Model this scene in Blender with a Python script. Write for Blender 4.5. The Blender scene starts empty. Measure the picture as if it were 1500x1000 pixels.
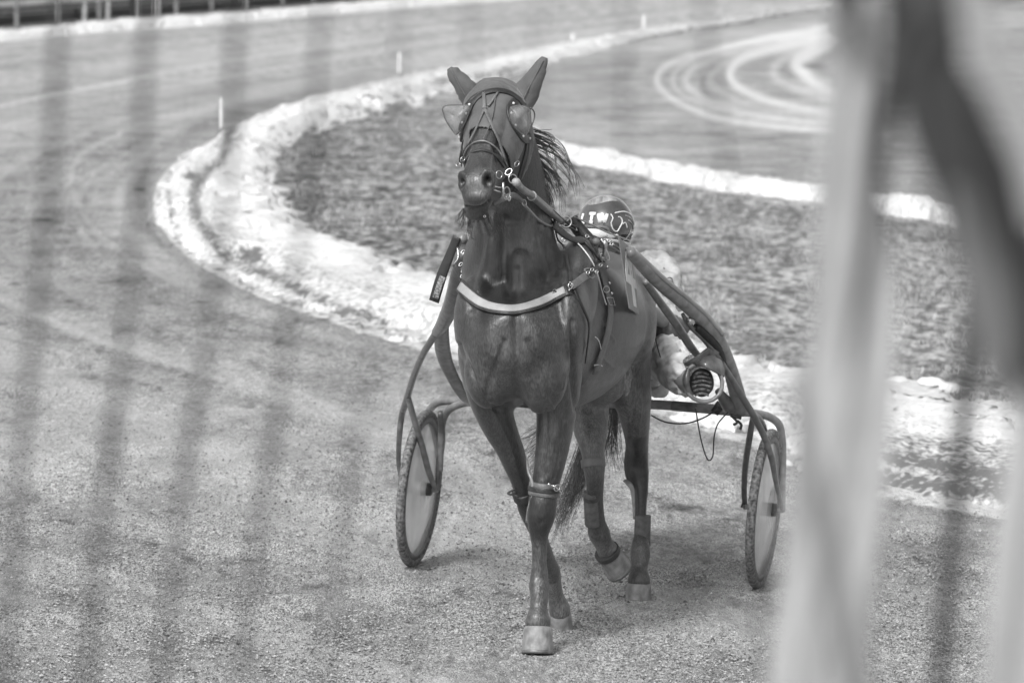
import bpy, bmesh, math, random
import numpy as np
from mathutils import Vector, Matrix
from mathutils.bvhtree import BVHTree
random.seed(7); RNG = np.random.default_rng(7)
R = math.radians
SC = bpy.context.scene
COL = SC.collection

# ------------------------------------------------------------------ camera
CAMH = 2.92; PITCH = R(5.14); FPX = 7000.0
cam = bpy.data.objects.new('camera', bpy.data.cameras.new('camera')); COL.objects.link(cam)
cam.location = (0, 0, CAMH); cam.rotation_euler = (R(90) - PITCH, 0, 0)
cam.data.sensor_width = 36; cam.data.lens = 36 * FPX / 1500
cam.data.clip_start = 0.05; cam.data.clip_end = 6000
cam.data.dof.use_dof = True; cam.data.dof.focus_distance = 19.1; cam.data.dof.aperture_fstop = 5.6
SC.camera = cam
# ------------------------------------------------------------------ world and sun
w = bpy.data.worlds.new("World"); SC.world = w; w.use_nodes = True
nt = w.node_tree; nt.nodes.clear()
out = nt.nodes.new('ShaderNodeOutputWorld'); bg = nt.nodes.new('ShaderNodeBackground')
sky = nt.nodes.new('ShaderNodeTexSky'); sky.sky_type = 'NISHITA'; sky.sun_disc = False
SUN_EL, SUN_AZ = R(48), R(205)         # azimuth clockwise from +Y: high, behind the camera a little to its left
sky.sun_elevation = SUN_EL; sky.sun_rotation = SUN_AZ; sky.air_density = 1.0; sky.dust_density = 3.0
bw = nt.nodes.new('ShaderNodeRGBToBW')
nt.links.new(sky.outputs[0], bw.inputs[0]); nt.links.new(bw.outputs[0], bg.inputs[0]); nt.links.new(bg.outputs[0], out.inputs[0])
bg.inputs[1].default_value = 0.12
sl = bpy.data.lights.new('sun', 'SUN'); sl.energy = 1.5; sl.angle = R(11); sl.color = (1, 1, 1)
sun = bpy.data.objects.new('sun', sl); COL.objects.link(sun)
sd = Vector((math.sin(SUN_AZ) * math.cos(SUN_EL), math.cos(SUN_AZ) * math.cos(SUN_EL), math.sin(SUN_EL)))
sun.rotation_euler = sd.to_track_quat('Z', 'Y').to_euler()
SC.view_settings.view_transform = 'Standard'; SC.view_settings.look = 'None'
SC.view_settings.exposure = 0.86; SC.view_settings.gamma = 1

# ------------------------------------------------------------------ pixel <-> world
cp, sp = math.cos(PITCH), math.sin(PITCH)
def ray(px, py):
    a, b = (px - 750) / FPX, (500 - py) / FPX
    return Vector((a, cp + b * sp, -sp + b * cp))
def P(px, py, Y):
    d = ray(px, py); return Vector((0, 0, CAMH)) + d * (Y / d.y)
def depth(p): return p.y * cp + (CAMH - p.z) * sp
def bank(x): return -0.75 * np.tanh(np.asarray(x, float) / 25.0)
def G(px, py, lift=0.0):
    d = ray(px, py); t = 20.0
    for _ in range(12): t = (CAMH - float(bank(d.x * t)) - lift) / -d.z
    return Vector((0, 0, CAMH)) + d * t
def project(x, y, z):
    dz = z - CAMH; dep = y * cp - dz * sp; up = y * sp + dz * cp
    dep = np.where(np.abs(dep) < 1e-3, 1e-3, dep)
    return 750 + FPX * x / dep, 500 - FPX * up / dep, dep

# ------------------------------------------------------------------ helpers
def tag(o, label=None, cat=None, group=None, kind=None):
    if label: o['label'] = label
    if cat: o['category'] = cat
    if group: o['group'] = group
    if kind: o['kind'] = kind
    return o
def empty(name, loc=(0, 0, 0)):
    o = bpy.data.objects.new(name, None); COL.objects.link(o); o.location = loc; o.empty_display_size = .1
    return o
def link(name, me, m=None, parent=None):
    o = bpy.data.objects.new(name, me); COL.objects.link(o)
    if m:
        for mm in (m if isinstance(m, (list, tuple)) else [m]): me.materials.append(mm)
    if parent:
        o.parent = parent; o.matrix_parent_inverse = Matrix.Translation(-Vector(parent.location))
    return o
def copy_tree(o, parent=None):
    c = o.copy(); COL.objects.link(c)
    if parent: c.parent = parent
    for ch in o.children: copy_tree(ch, c)
    return c
class MB:
    """collects geometry, then links it as ONE mesh object"""
    def __init__(s): s.v = []; s.f = []; s.mi = []
    def add(s, vs, fs, mi=0):
        b = len(s.v); s.v += [tuple(v) for v in vs]; s.f += [tuple(i + b for i in f) for f in fs]; s.mi += [mi] * len(fs); return s
    def tube(s, pts, rad, n=10, mi=0, interp=4, cap=True, b=None, side=None):
        """round or elliptic tube along a Catmull-Rom path"""
        pts = [Vector(p) for p in pts]
        rad = list(rad) if isinstance(rad, (list, tuple)) else [rad] * len(pts)
        bb = rad if b is None else (list(b) if isinstance(b, (list, tuple)) else [b] * len(pts))
        P2, A, B = resample(pts, rad, bb, interp)
        m = len(P2); vs = []; fs = []; prev = None
        for i in range(m):
            T = (P2[min(i + 1, m - 1)] - P2[max(i - 1, 0)]).normalized()
            if side is not None: S = Vector(side)
            elif prev is None: S = T.orthogonal()
            else: S = prev
            S = (S - T * S.dot(T)).normalized(); prev = S
            F = T.cross(S)
            for k in range(n):
                a = 2 * math.pi * k / n
                vs.append(P2[i] + S * (math.cos(a) * A[i]) + F * (math.sin(a) * B[i]))
        for i in range(m - 1):
            for k in range(n):
                k2 = (k + 1) % n
                fs.append((i * n + k, i * n + k2, (i + 1) * n + k2, (i + 1) * n + k))
        if cap: fs.append(tuple(range(n - 1, -1, -1))); fs.append(tuple((m - 1) * n + k for k in range(n)))
        return s.add(vs, fs, mi)
    def ell(s, c, r, rot=None, nu=16, nv=10, mi=0):
        vs = []; fs = []; c = Vector(c)
        if not isinstance(r, (tuple, list)): r = (r, r, r)
        for j in range(1, nv):
            for i in range(nu):
                t = math.pi * j / nv; a = 2 * math.pi * i / nu
                p = Vector((r[0] * math.sin(t) * math.cos(a), r[1] * math.sin(t) * math.sin(a), r[2] * math.cos(t)))
                vs.append(c + (rot @ p if rot else p))
        vs.append(c + (rot @ Vector((0, 0, r[2])) if rot else Vector((0, 0, r[2]))))
        vs.append(c - (rot @ Vector((0, 0, r[2])) if rot else Vector((0, 0, r[2]))))
        tp, bt = len(vs) - 2, len(vs) - 1
        for j in range(nv - 2):
            for i in range(nu):
                i2 = (i + 1) % nu; fs.append((j * nu + i, (j + 1) * nu + i, (j + 1) * nu + i2, j * nu + i2))
        for i in range(nu):
            i2 = (i + 1) % nu; fs.append((tp, i, i2)); fs.append((bt, (nv - 2) * nu + i2, (nv - 2) * nu + i))
        return s.add(vs, fs, mi)
    def box(s, c, h, rot=None, mi=0):
        c = Vector(c); vs = []
        for x in (-1, 1):
            for y in (-1, 1):
                for z in (-1, 1):
                    p = Vector((x * h[0], y * h[1], z * h[2])); vs.append(c + (rot @ p if rot else p))
        return s.add(vs, [(0, 1, 3, 2), (4, 6, 7, 5), (0, 4, 5, 1), (2, 3, 7, 6), (0, 2, 6, 4), (1, 5, 7, 3)], mi)
    def ring(s, c, n, r, rr, seg=20, rs=6, mi=0, sq=1.0, up=None):
        n = Vector(n).normalized(); u = Vector(up) if up else n.orthogonal(); u = (u - n * u.dot(n)).normalized(); v = n.cross(u)
        pts = [Vector(c) + u * (math.cos(2 * math.pi * i / seg) * r) + v * (math.sin(2 * math.pi * i / seg) * r * sq) for i in range(seg)]
        vs = []; fs = []
        for i in range(seg):
            o = (pts[i] - Vector(c)).normalized()
            for k in range(rs):
                a = 2 * math.pi * k / rs; vs.append(pts[i] + o * (math.cos(a) * rr) + n * (math.sin(a) * rr))
        for i in range(seg):
            for k in range(rs):
                i2, k2 = (i + 1) % seg, (k + 1) % rs
                fs.append((i * rs + k, i * rs + k2, i2 * rs + k2, i2 * rs + k))
        return s.add(vs, fs, mi)
    def strap(s, pts, nrm, w, t, mi=0, interp=4):
        """flat strap of width w and thickness t lying on a surface with normals nrm"""
        wl = list(w) if isinstance(w, (list, tuple)) else [w] * len(pts)
        P2, A, _ = resample([Vector(p) for p in pts], wl, wl, interp)
        N2, _, _ = resample([Vector(n) for n in nrm], wl, wl, interp)
        vs = []; fs = []; m = len(P2)
        for i in range(m):
            T = (P2[min(i + 1, m - 1)] - P2[max(i - 1, 0)]).normalized(); N = N2[i].normalized()
            W = T.cross(N).normalized(); h = A[i] / 2
            for (a, b_) in ((-h, 0), (-h, t * .7), (-h * .8, t), (h * .8, t), (h, t * .7), (h, 0)): vs.append(P2[i] + W * a + N * b_)
        for i in range(m - 1):
            for k in range(6):
                k2 = (k + 1) % 6; fs.append((i * 6 + k, i * 6 + k2, (i + 1) * 6 + k2, (i + 1) * 6 + k))
        fs.append((5, 4, 3, 2, 1, 0)); fs.append(tuple((m - 1) * 6 + k for k in range(6)))
        return s.add(vs, fs, mi)
    def mesh(s, name, smooth=True):
        me = bpy.data.meshes.new(name); me.from_pydata(s.v, [], s.f); me.update()
        if any(s.mi): me.polygons.foreach_set('material_index', s.mi)
        if smooth: me.polygons.foreach_set('use_smooth', [True] * len(me.polygons))
        return me
    def build(s, name, m, parent=None, smooth=True, sharp=None):
        o = link(name, s.mesh(name, smooth), m, parent)
        if sharp is not None: o.data.set_sharp_from_angle(angle=R(sharp))
        return o
def resample(pts, A, B, k):
    n = len(pts)
    if n < 3 or k <= 1: return pts, A, B
    def cr(p0, p1, p2, p3, t):
        return (p1 * 2 + (p2 - p0) * t + (p0 * 2 - p1 * 5 + p2 * 4 - p3) * t * t + (p1 * 3 - p0 - p2 * 3 + p3) * t ** 3) * .5
    oP, oA, oB = [], [], []
    for i in range(n - 1):
        i0, i3 = max(i - 1, 0), min(i + 2, n - 1)
        for j in range(k):
            t = j / k
            oP.append(cr(pts[i0], pts[i], pts[i + 1], pts[i3], t))
            oA.append(max(1e-4, cr(A[i0], A[i], A[i + 1], A[i3], t))); oB.append(max(1e-4, cr(B[i0], B[i], B[i + 1], B[i3], t)))
    oP.append(pts[-1]); oA.append(A[-1]); oB.append(B[-1])
    return oP, oA, oB

# vectorised value noise
_perm = RNG.random((64, 64, 8)).astype(float)
def vnoise(x, y, z=0.0):
    x = np.asarray(x, float); y = np.asarray(y, float); z = np.asarray(z, float) + 0 * x
    xi, yi, zi = np.floor(x).astype(int), np.floor(y).astype(int), np.floor(z).astype(int)
    fx, fy, fz = x - xi, y - yi, z - zi
    fx, fy, fz = [f * f * (3 - 2 * f) for f in (fx, fy, fz)]
    r = 0
    for a in (0, 1):
        for b in (0, 1):
            for c in (0, 1):
                r = r + _perm[(xi + a) % 64, (yi + b) % 64, (zi + c) % 8] * (fx if a else 1 - fx) * (fy if b else 1 - fy) * (fz if c else 1 - fz)
    return r
def fbm(x, y, z=0.0, o=4):
    s = 0; a = 1; t = 0
    for i in range(o):
        s = s + a * vnoise(x * 2 ** i + 7.3 * i, y * 2 ** i + 3.1 * i, z + i); t += a; a *= .55
    return s / t

# ------------------------------------------------------------------ materials (all greys: the photograph is black and white)
def mat(name, v=.2, rough=.6, metal=0., var=.25, scale=20., bump=0., bscale=None, spec=.5, stretch=(1, 1, 1), detail=5, sheen=0., coat=0., alpha=1., v2=None):
    m = bpy.data.materials.new(name); m.use_nodes = True; t = m.node_tree; n = t.nodes; L = t.links
    b = n['Principled BSDF']
    tc = n.new('ShaderNodeTexCoord'); mp = n.new('ShaderNodeMapping'); mp.inputs['Scale'].default_value = stretch
    L.new(tc.outputs['Object'], mp.inputs[0])
    no = n.new('ShaderNodeTexNoise'); no.inputs['Scale'].default_value = scale; no.inputs['Detail'].default_value = detail
    L.new(mp.outputs[0], no.inputs['Vector'])
    cr = n.new('ShaderNodeValToRGB'); L.new(no.outputs[0], cr.inputs[0])
    lo, hi = (v * (1 - var), v * (1 + var)) if v2 is None else (v, v2)
    cr.color_ramp.elements[0].position = .32; cr.color_ramp.elements[0].color = (lo, lo, lo, 1)
    cr.color_ramp.elements[1].position = .68; cr.color_ramp.elements[1].color = (hi, hi, hi, 1)
    L.new(cr.outputs[0], b.inputs['Base Color'])
    b.inputs['Roughness'].default_value = rough; b.inputs['Metallic'].default_value = metal
    b.inputs['Specular IOR Level'].default_value = spec
    if sheen: b.inputs['Sheen Weight'].default_value = sheen; b.inputs['Sheen Roughness'].default_value = .4
    if coat: b.inputs['Coat Weight'].default_value = coat; b.inputs['Coat Roughness'].default_value = .15
    if alpha < 1: b.inputs['Alpha'].default_value = alpha
    if bump:
        n2 = n.new('ShaderNodeTexNoise'); n2.inputs['Scale'].default_value = bscale or scale * 3; n2.inputs['Detail'].default_value = 4
        L.new(mp.outputs[0], n2.inputs['Vector'])
        bp = n.new('ShaderNodeBump'); bp.inputs['Strength'].default_value = bump; bp.inputs['Distance'].default_value = .01
        L.new(n2.outputs[0], bp.inputs['Height']); L.new(bp.outputs[0], b.inputs['Normal'])
    return m
M = {}
M['leather'] = mat('leather', .035, .42, bump=.3, bscale=160, var=.4)
M['leather_grey'] = mat('leather_grey', .13, .5, bump=.3, bscale=120, var=.25)
M['pad_light'] = mat('pad_light', .34, .6, bump=.2, bscale=90, var=.1)
M['steel'] = mat('steel', .55, .3, metal=1., var=.15, scale=60)
M['tube_paint'] = mat('tube_paint', .10, .3, var=.35, scale=30, bump=.12, bscale=90, coat=.5)
M['frame_grey'] = mat('frame_grey', .20, .35, var=.3, scale=25, bump=.15, bscale=80, coat=.3)
M['rubber'] = mat('rubber', .15, .75, var=.8, scale=70, bump=.8, bscale=150)
M['disc'] = mat('disc', .62, .25, v2=.95, scale=4.5, detail=3, spec=.6, coat=.4, stretch=(1, 1, .5), alpha=.62)
M['visor'] = mat('visor', .45, .2, v2=.7, scale=9, coat=.4)
M['hood'] = mat('hood', .10, .72, var=.2, scale=14, bump=.5, bscale=34, sheen=.25)
M['hoof'] = mat('hoof', .14, .6, v2=.30, scale=30, bump=.5, bscale=50, stretch=(1, 1, .8))
M['hair'] = mat('hair', .05, .35, var=.7, scale=60, spec=.7)
M['boot'] = mat('boot', .10, .6, var=.3, scale=40, bump=.4, bscale=90)
M['cup'] = mat('cup', .30, .3, var=.5, scale=18, spec=.9, alpha=.30)
M['white_pl'] = mat('white_pl', .72, .4, var=.08, scale=30)
M['grey_pl'] = mat('grey_pl', .22, .4, var=.1, scale=30)
M['black_pl'] = mat('black_pl', .012, .5, var=.3, scale=30)
M['jacket'] = mat('jacket', .36, .75, var=.35, scale=12, bump=.7, bscale=22, sheen=.2)
M['trousers'] = mat('trousers', .50, .8, var=.3, scale=16, bump=.7, bscale=26)
M['skin'] = mat('skin', .22, .55, var=.12, scale=30)
M['helmet'] = mat('helmet', .06, .16, var=.5, scale=14, coat=1., spec=.7)
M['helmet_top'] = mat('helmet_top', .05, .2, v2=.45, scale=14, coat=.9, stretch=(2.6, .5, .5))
M['post_white'] = mat('post_white', .68, .6, var=.12, scale=6)
M['wood_grey'] = mat('wood_grey', .20, .8, var=.35, scale=8, stretch=(1, 1, .2), bump=.3)
M['wire'] = mat('wire', .030, .6, var=.3, scale=20)
M['cloth_light'] = mat('cloth_light', .345, .85, var=.06, scale=9, bump=.3, bscale=30)
M['cloth_dark'] = mat('cloth_dark', .035, .85, var=.25, scale=9, bump=.3, bscale=30)
M['cloth_mid'] = mat('cloth_mid', .13, .85, var=.2, scale=9, bump=.3, bscale=30)
M['cloth_shade'] = mat('cloth_shade', .24, .85, var=.1, scale=9, bump=.3, bscale=30)
M['shoe'] = mat('shoe', .2, .5, metal=.6, var=.3, scale=40)
M['hedge'] = mat('hedge', .045, .9, var=.5, scale=3)

# ================================================================== GROUND
OUT = [(2600, -60), (1500, -12), (1215, 10), (1080, 29), (950, 44), (850, 62), (740, 85), (640, 106), (560, 124), (480, 143), (400, 166), (345, 188), (290, 222), (245, 252), (226, 300),
       (250, 345), (300, 390), (380, 430), (480, 465), (600, 503), (760, 545), (950, 598), (1100, 650), (1290, 722), (1500, 762), (1900, 850), (2600, 1000)]
INN = [(2600, -52), (1500, -5), (1215, 16), (1080, 37), (960, 55), (870, 77), (780, 102), (700, 124), (620, 143), (540, 160), (475, 180), (420, 202), (392, 240), (400, 288),
       (430, 330), (475, 352), (560, 385), (640, 410), (780, 440), (960, 478), (1060, 518), (1130, 538), (1300, 568), (1400, 588), (1500, 613), (1900, 705), (2600, 840)]
STRIP2 = [(755, 200), (820, 224), (870, 236), (1000, 263), (1100, 280), (1190, 291), (1330, 312), (1380, 321), (1500, 340), (1800, 385)]
def smooth_px(pl, k=6):
    v = [Vector((a, b, 0)) for a, b in pl]; q, _, _ = resample(v, [1] * len(v), [1] * len(v), k); return np.array([(p.x, p.y) for p in q])
def dpoly(X, Y, pl, sx=1.0):
    """distance in photograph pixels from points to a polyline"""
    pl = np.asarray(pl, float); d = np.full(X.shape, 1e9)
    for (x0, y0), (x1, y1) in zip(pl[:-1], pl[1:]):
        ex, ey = x1 - x0, y1 - y0; L2 = ex * ex + ey * ey + 1e-9
        t = np.clip(((X - x0) * ex + (Y - y0) * ey) / L2, 0, 1)
        d = np.minimum(d, np.hypot((X - x0 - t * ex) * sx, Y - y0 - t * ey))
    return d
def inside(X, Y, poly):
    r = np.zeros(X.shape, bool); n = len(poly)
    for i in range(n):
        x0, y0 = poly[i]; x1, y1 = poly[(i + 1) % n]
        c = ((y0 > Y) != (y1 > Y)); xx = (x1 - x0) * (Y - y0) / ((y1 - y0) + 1e-12) + x0
        r ^= c & (X < xx)
    return r
def line(X, Y, pl, w, s=1.0): return s * np.exp(-(dpoly(X, Y, smooth_px(pl, 5)) / w) ** 2)

rows = [20440 / (py + 130) for py in np.arange(1040, -100, -4)]
far = list(np.geomspace(rows[-1] * 1.04, 4000, 60)); near = list(np.linspace(-30, rows[0] - .05, 60))
Yr = np.array(near + rows + far)
k = np.concatenate([-np.geomspace(2.6, .128, 50), np.linspace(-.125, .125, 420), np.geomspace(.128, 2.6, 50)])
YY, KK = np.meshgrid(Yr, k, indexing='ij'); XX = KK * np.sqrt(np.maximum(YY, 0) ** 2 + 36)
ZZ = bank(XX)
PX, PY, DP = project(XX, YY, ZZ); PX = np.where(DP < 1, 9999, PX); PY = np.where(DP < 1, 5000, PY)
mrg = (YY < 130) & (YY > 15)
ZZ = ZZ + np.where(mrg, (fbm(XX * 1.3, YY * .5) - .5) * .03 + (fbm(XX * 6, YY * 2.0, 2) - .5) * .012, 0)
outp, innp = smooth_px(OUT, 4), smooth_px(INN, 4)
infield = inside(PX, PY, list(map(tuple, innp)) + [(2600, 2000)] * 0)
snowz = inside(PX, PY, list(map(tuple, outp)) + list(map(tuple, innp[::-1])))
infl_all = inside(PX, PY, list(map(tuple, outp)))
nz = fbm(PX / 60, PY / 25, 1)
dust = np.zeros(PX.shape); dark = np.zeros(PX.shape)
trk = ~infl_all
# light scuffed lines and wheel marks on the track
for pl, wd, s in (([(-50, 165), (0, 155), (150, 125), (260, 102), (430, 76), (560, 60)], 3.2, .42), ([(-40, 150), (120, 112), (300, 86), (520, 52)], 7, .12),
                  ([(0, 362), (40, 392), (90, 420), (130, 440), (200, 470)], 3, .16), ([(330, 530), (380, 552), (440, 578), (520, 612)], 2.5, .35), ([(100, 430), (250, 500), (330, 530)], 3, .1),
                  ([(175, 195), (120, 225), (106, 262), (120, 310), (160, 355), (230, 400), (330, 440)], 3.5, .25),
                  ([(260, 195), (200, 235), (178, 290), (200, 345), (280, 400), (420, 455), (560, 500)], 12, .2),
                  ([(0, 640), (100, 690), (180, 740), (260, 800)], 8, .14), ([(620, 690), (668, 720), (665, 760), (640, 800)], 6, .22), ([(640, 660), (700, 690), (720, 740)], 14, .1),
                  ([(960, 640), (1060, 665), (1160, 700), (1290, 745), (1500, 790)], 16, .16), ([(950, 700), (1080, 740), (1300, 800)], 20, .1),
                  ([(600, 28), (760, 58), (900, 40)], 5, .08), ([(0, 215), (130, 180), (330, 140), (520, 105)], 9, .08)):
    dust += np.where(trk, line(PX, PY, pl, wd, s), 0)
for pl, wd, s in (([(300, 180), (225, 225), (205, 290), (225, 345), (290, 400), (400, 450), (540, 500)], 7, .22), ([(520, 130), (400, 155), (300, 190), (180, 260)], 13, .16),
                  ([(0, 250), (150, 210), (330, 165), (560, 110)], 18, .10), ([(0, 800), (130, 850), (300, 910), (400, 980)], 10, .4), ([(20, 860), (180, 905), (300, 990)], 8, .25),
                  ([(560, 470), (640, 505), (760, 552)], 4, .35),
                  ([(1290, 735), (1500, 775)], 6, .3), ([(300, 392), (380, 434), (480, 470), (600, 508)], 3, .45), ([(0, 1000), (300, 940), (500, 990)], 25, .15), ([(450, 500), (700, 560)], 6, .12)):
    dark += np.where(trk, line(PX, PY, pl, wd, s), 0)
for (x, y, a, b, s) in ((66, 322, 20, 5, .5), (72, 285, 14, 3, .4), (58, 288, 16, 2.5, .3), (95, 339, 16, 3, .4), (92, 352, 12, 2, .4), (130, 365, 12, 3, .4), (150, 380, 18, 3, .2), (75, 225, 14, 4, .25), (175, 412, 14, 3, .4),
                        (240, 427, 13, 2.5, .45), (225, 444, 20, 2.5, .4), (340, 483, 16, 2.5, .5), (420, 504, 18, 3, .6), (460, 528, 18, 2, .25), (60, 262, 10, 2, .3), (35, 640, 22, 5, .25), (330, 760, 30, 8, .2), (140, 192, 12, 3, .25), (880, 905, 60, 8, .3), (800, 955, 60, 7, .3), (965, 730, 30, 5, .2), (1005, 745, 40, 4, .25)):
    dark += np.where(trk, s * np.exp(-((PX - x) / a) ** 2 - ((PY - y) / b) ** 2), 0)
dust += np.where(trk, np.clip(nz - .55, 0, 1) * .35, 0); dark += np.where(trk, np.clip(.45 - nz, 0, 1) * .6, 0)
# infield: grass on the left and bottom, a snowed service road with curved ruts at the top right
s2 = smooth_px(STRIP2, 5); s2y = np.interp(PX, s2[:, 0], s2[:, 1])
road = infl_all & (PY < s2y + 2) & (PX > 470)
rmix = np.clip((PX - 560 + (nz - .5) * 120) / 260, 0, 1)
grass = np.where(infl_all, 1.0, 0.0); grass = np.where(road, 1 - rmix, grass)
for pl, wd, s in (([(1260, 192), (1190, 190), (1110, 183), (1040, 170), (985, 145), (962, 118), (985, 92), (1080, 66), (1210, 44)], 4.5, .75), ([(1240, 185), (1150, 176), (1080, 160), (1020, 138), (1005, 112), (1040, 88), (1120, 66), (1215, 50)], 5, .55),
                  ([(1240, 168), (1160, 156), (1110, 142), (1075, 122), (1072, 100), (1110, 78), (1220, 56)], 6, 1.0), ([(1230, 150), (1180, 135), (1140, 118), (1135, 98), (1160, 80), (1230, 62)], 7, .5),
                  ([(1230, 138), (1195, 122), (1172, 105), (1172, 88), (1215, 68)], 8, 1.1), ([(1300, 200), (1180, 190), (1100, 180)], 4, .3), ([(1230, 175), (1120, 160), (1055, 135), (1040, 110), (1080, 86), (1160, 68)], 5, .4), ([(1240, 180), (1100, 170), (1010, 145), (985, 118), (1010, 90), (1100, 60), (1215, 38)], 3, .5), ([(1220, 120), (1190, 108), (1160, 95), (1185, 78), (1230, 60)], 4, .4), ([(930, 120), (960, 80), (1060, 55), (1200, 35)], 9, .2),
                  ([(720, 170), (860, 200), (1000, 235)], 12, .18), ([(800, 100), (900, 80), (1000, 62)], 10, .12)):
    dust += np.where(road, line(PX, PY, pl, wd, s), 0)
rs_ = fbm(PX / 70, PY / 3.5, 5); dust += np.where(road, np.clip(rs_ - .52, 0, 1) * .9, 0); dark += np.where(road, .10 + np.clip(.5 - rs_, 0, 1) * .7, 0)
dark += np.where(road, line(PX, PY, [(1230, 178), (1120, 168), (1050, 150), (1030, 125), (1045, 100)], 3, .35) + line(PX, PY, [(1240, 125), (1205, 105), (1205, 85), (1260, 65)], 14, .3), 0)
dust += .95 * np.exp(-(np.where((PX > 700) & (PX < 1900), dpoly(PX, PY, s2), 999) / 7.0) ** 2) * infl_all
dark += np.where(infl_all & (PY > s2y) & (PX > 930), .35 * np.exp(-((PY - s2y - 32) / 16) ** 2) * np.clip((PX - 930) / 80, 0, 1), 0)
dark += np.where(infl_all & (PX < 520), .32, 0) * np.clip((PX - 380) / 30, 0, 1) * np.clip((520 - PX) / 50, 0, 1)
dark += np.where(infl_all, line(PX, PY, [(560, 400), (640, 425), (780, 455)], 10, .3) + line(PX, PY, [(1060, 500), (1200, 530), (1400, 575)], 14, .35) + line(PX, PY, [(1040, 375), (1120, 380), (1230, 372)], 6, .3), 0)
wout = np.array([tuple(G(x, max(y, -60)))[:2] for x, y in outp[8:]])
dw = dpoly(XX, YY, wout); sw = fbm(dw * 2.6, YY * .03 + XX * .02, 4, 3); sw2 = fbm(dw * 9, YY * .06, 2, 3); fade = trk * np.exp(-(dw / 14) ** 2)
dust += fade * (np.clip(sw - .5, 0, 1) * 1.1 + np.clip(sw2 - .55, 0, 1) * .8); dark += fade * (np.clip(.5 - sw, 0, 1) * .55 + np.clip(.45 - sw2, 0, 1) * .5)
nf = fbm(XX * 1.1, YY * .35, 5); nearf = trk * (YY < 32)
dark += nearf * np.clip(nf - .58, 0, 1) * .6; dust += nearf * np.clip(.5 - nf, 0, 1) * 1.2
spw = fbm(XX * 9, YY * 2.6, 1, 3); dark += trk * (YY < 60) * np.clip(spw - .62, 0, 1) * 2.2     # hoof-sized scuffs
hp = np.zeros(PX.shape)
for i in range(150):      # hoof prints pressed into the sand along the racing line
    hx, hy = RNG.uniform(-2.6, 2.4), RNG.uniform(17.6, 36); hp = np.maximum(hp, np.exp(-((XX - hx + .1 * (hy - 19)) / .055) ** 2 - ((YY - hy) / .11) ** 2))
dark += trk * hp * .26; ZZ = ZZ - trk * hp * .02
dist_o = dpoly(PX, PY, outp); dist_i = dpoly(PX, PY, innp)
snowm = np.where(snowz, .60, 0.0) + np.where(trk, .75 * np.exp(-(dist_o / (3 + 5 * np.clip((PY - 100) / 400, 0, 1))) ** 2), 0)
snowm += np.where(infield & (PY > 120), 1.0 * np.exp(-(dist_i / 14) ** 2) * (fbm(PX / 14, PY / 5, 3) > .52), 0)
# snow lane at the foot of the outer fence
FB = [(-200, 72), (0, 57), (100, 48), (200, 40), (330, 31), (450, 20), (560, 11), (640, 4), (720, -2), (900, -14)]
snowm += line(PX, PY, FB, 4.5, 1.3)
snowm += np.where(trk, line(PX, PY, [(1500, 20), (1475, 8), (1440, 2)], 8, 1), 0)
nv, nh = XX.shape
verts = np.stack([XX, YY, ZZ], -1).reshape(-1, 3)
ii = np.arange((nv - 1) * (nh - 1)); r_, c_ = ii // (nh - 1), ii % (nh - 1); a0 = r_ * nh + c_
faces = np.stack([a0, a0 + 1, a0 + nh + 1, a0 + nh], 1)
def np_mesh(name, verts, faces, smooth=True):
    me = bpy.data.meshes.new(name); k_ = faces.shape[1]
    me.vertices.add(len(verts)); me.vertices.foreach_set('co', np.asarray(verts, np.float32).ravel())
    me.loops.add(faces.size); me.loops.foreach_set('vertex_index', faces.astype(np.int32).ravel())
    me.polygons.add(len(faces)); me.polygons.foreach_set('loop_start', np.arange(0, faces.size, k_, dtype=np.int32))
    me.update(calc_edges=True)
    me.polygons.foreach_set('use_smooth', np.full(len(faces), smooth)); return me
gm = np_mesh('ground', verts, faces)
dust += np.where(infl_all & (PY > s2y + 14), np.clip((PX - 900) / 150, 0, 1) * .22 * (fbm(PX / 22, PY / 8, 2) + .1), 0)
spk = fbm(PX / 9, PY / 4.5, 6)
dust += np.where(infl_all & ~road, np.clip(spk - .56, 0, 1) * 2.4 * np.clip((PX - 500) / 120, .15, 1), 0); dark += np.where(infl_all & ~road, np.clip(.44 - spk, 0, 1) * 2.2, 0)
for nm, arr in (('dust', dust), ('dark', dark), ('grassy', grass), ('snow', snowm)):
    at = gm.attributes.new(nm, 'FLOAT', 'POINT'); at.data.foreach_set('value', np.clip(arr, 0, 1.3).astype(np.float32).ravel())
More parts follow.
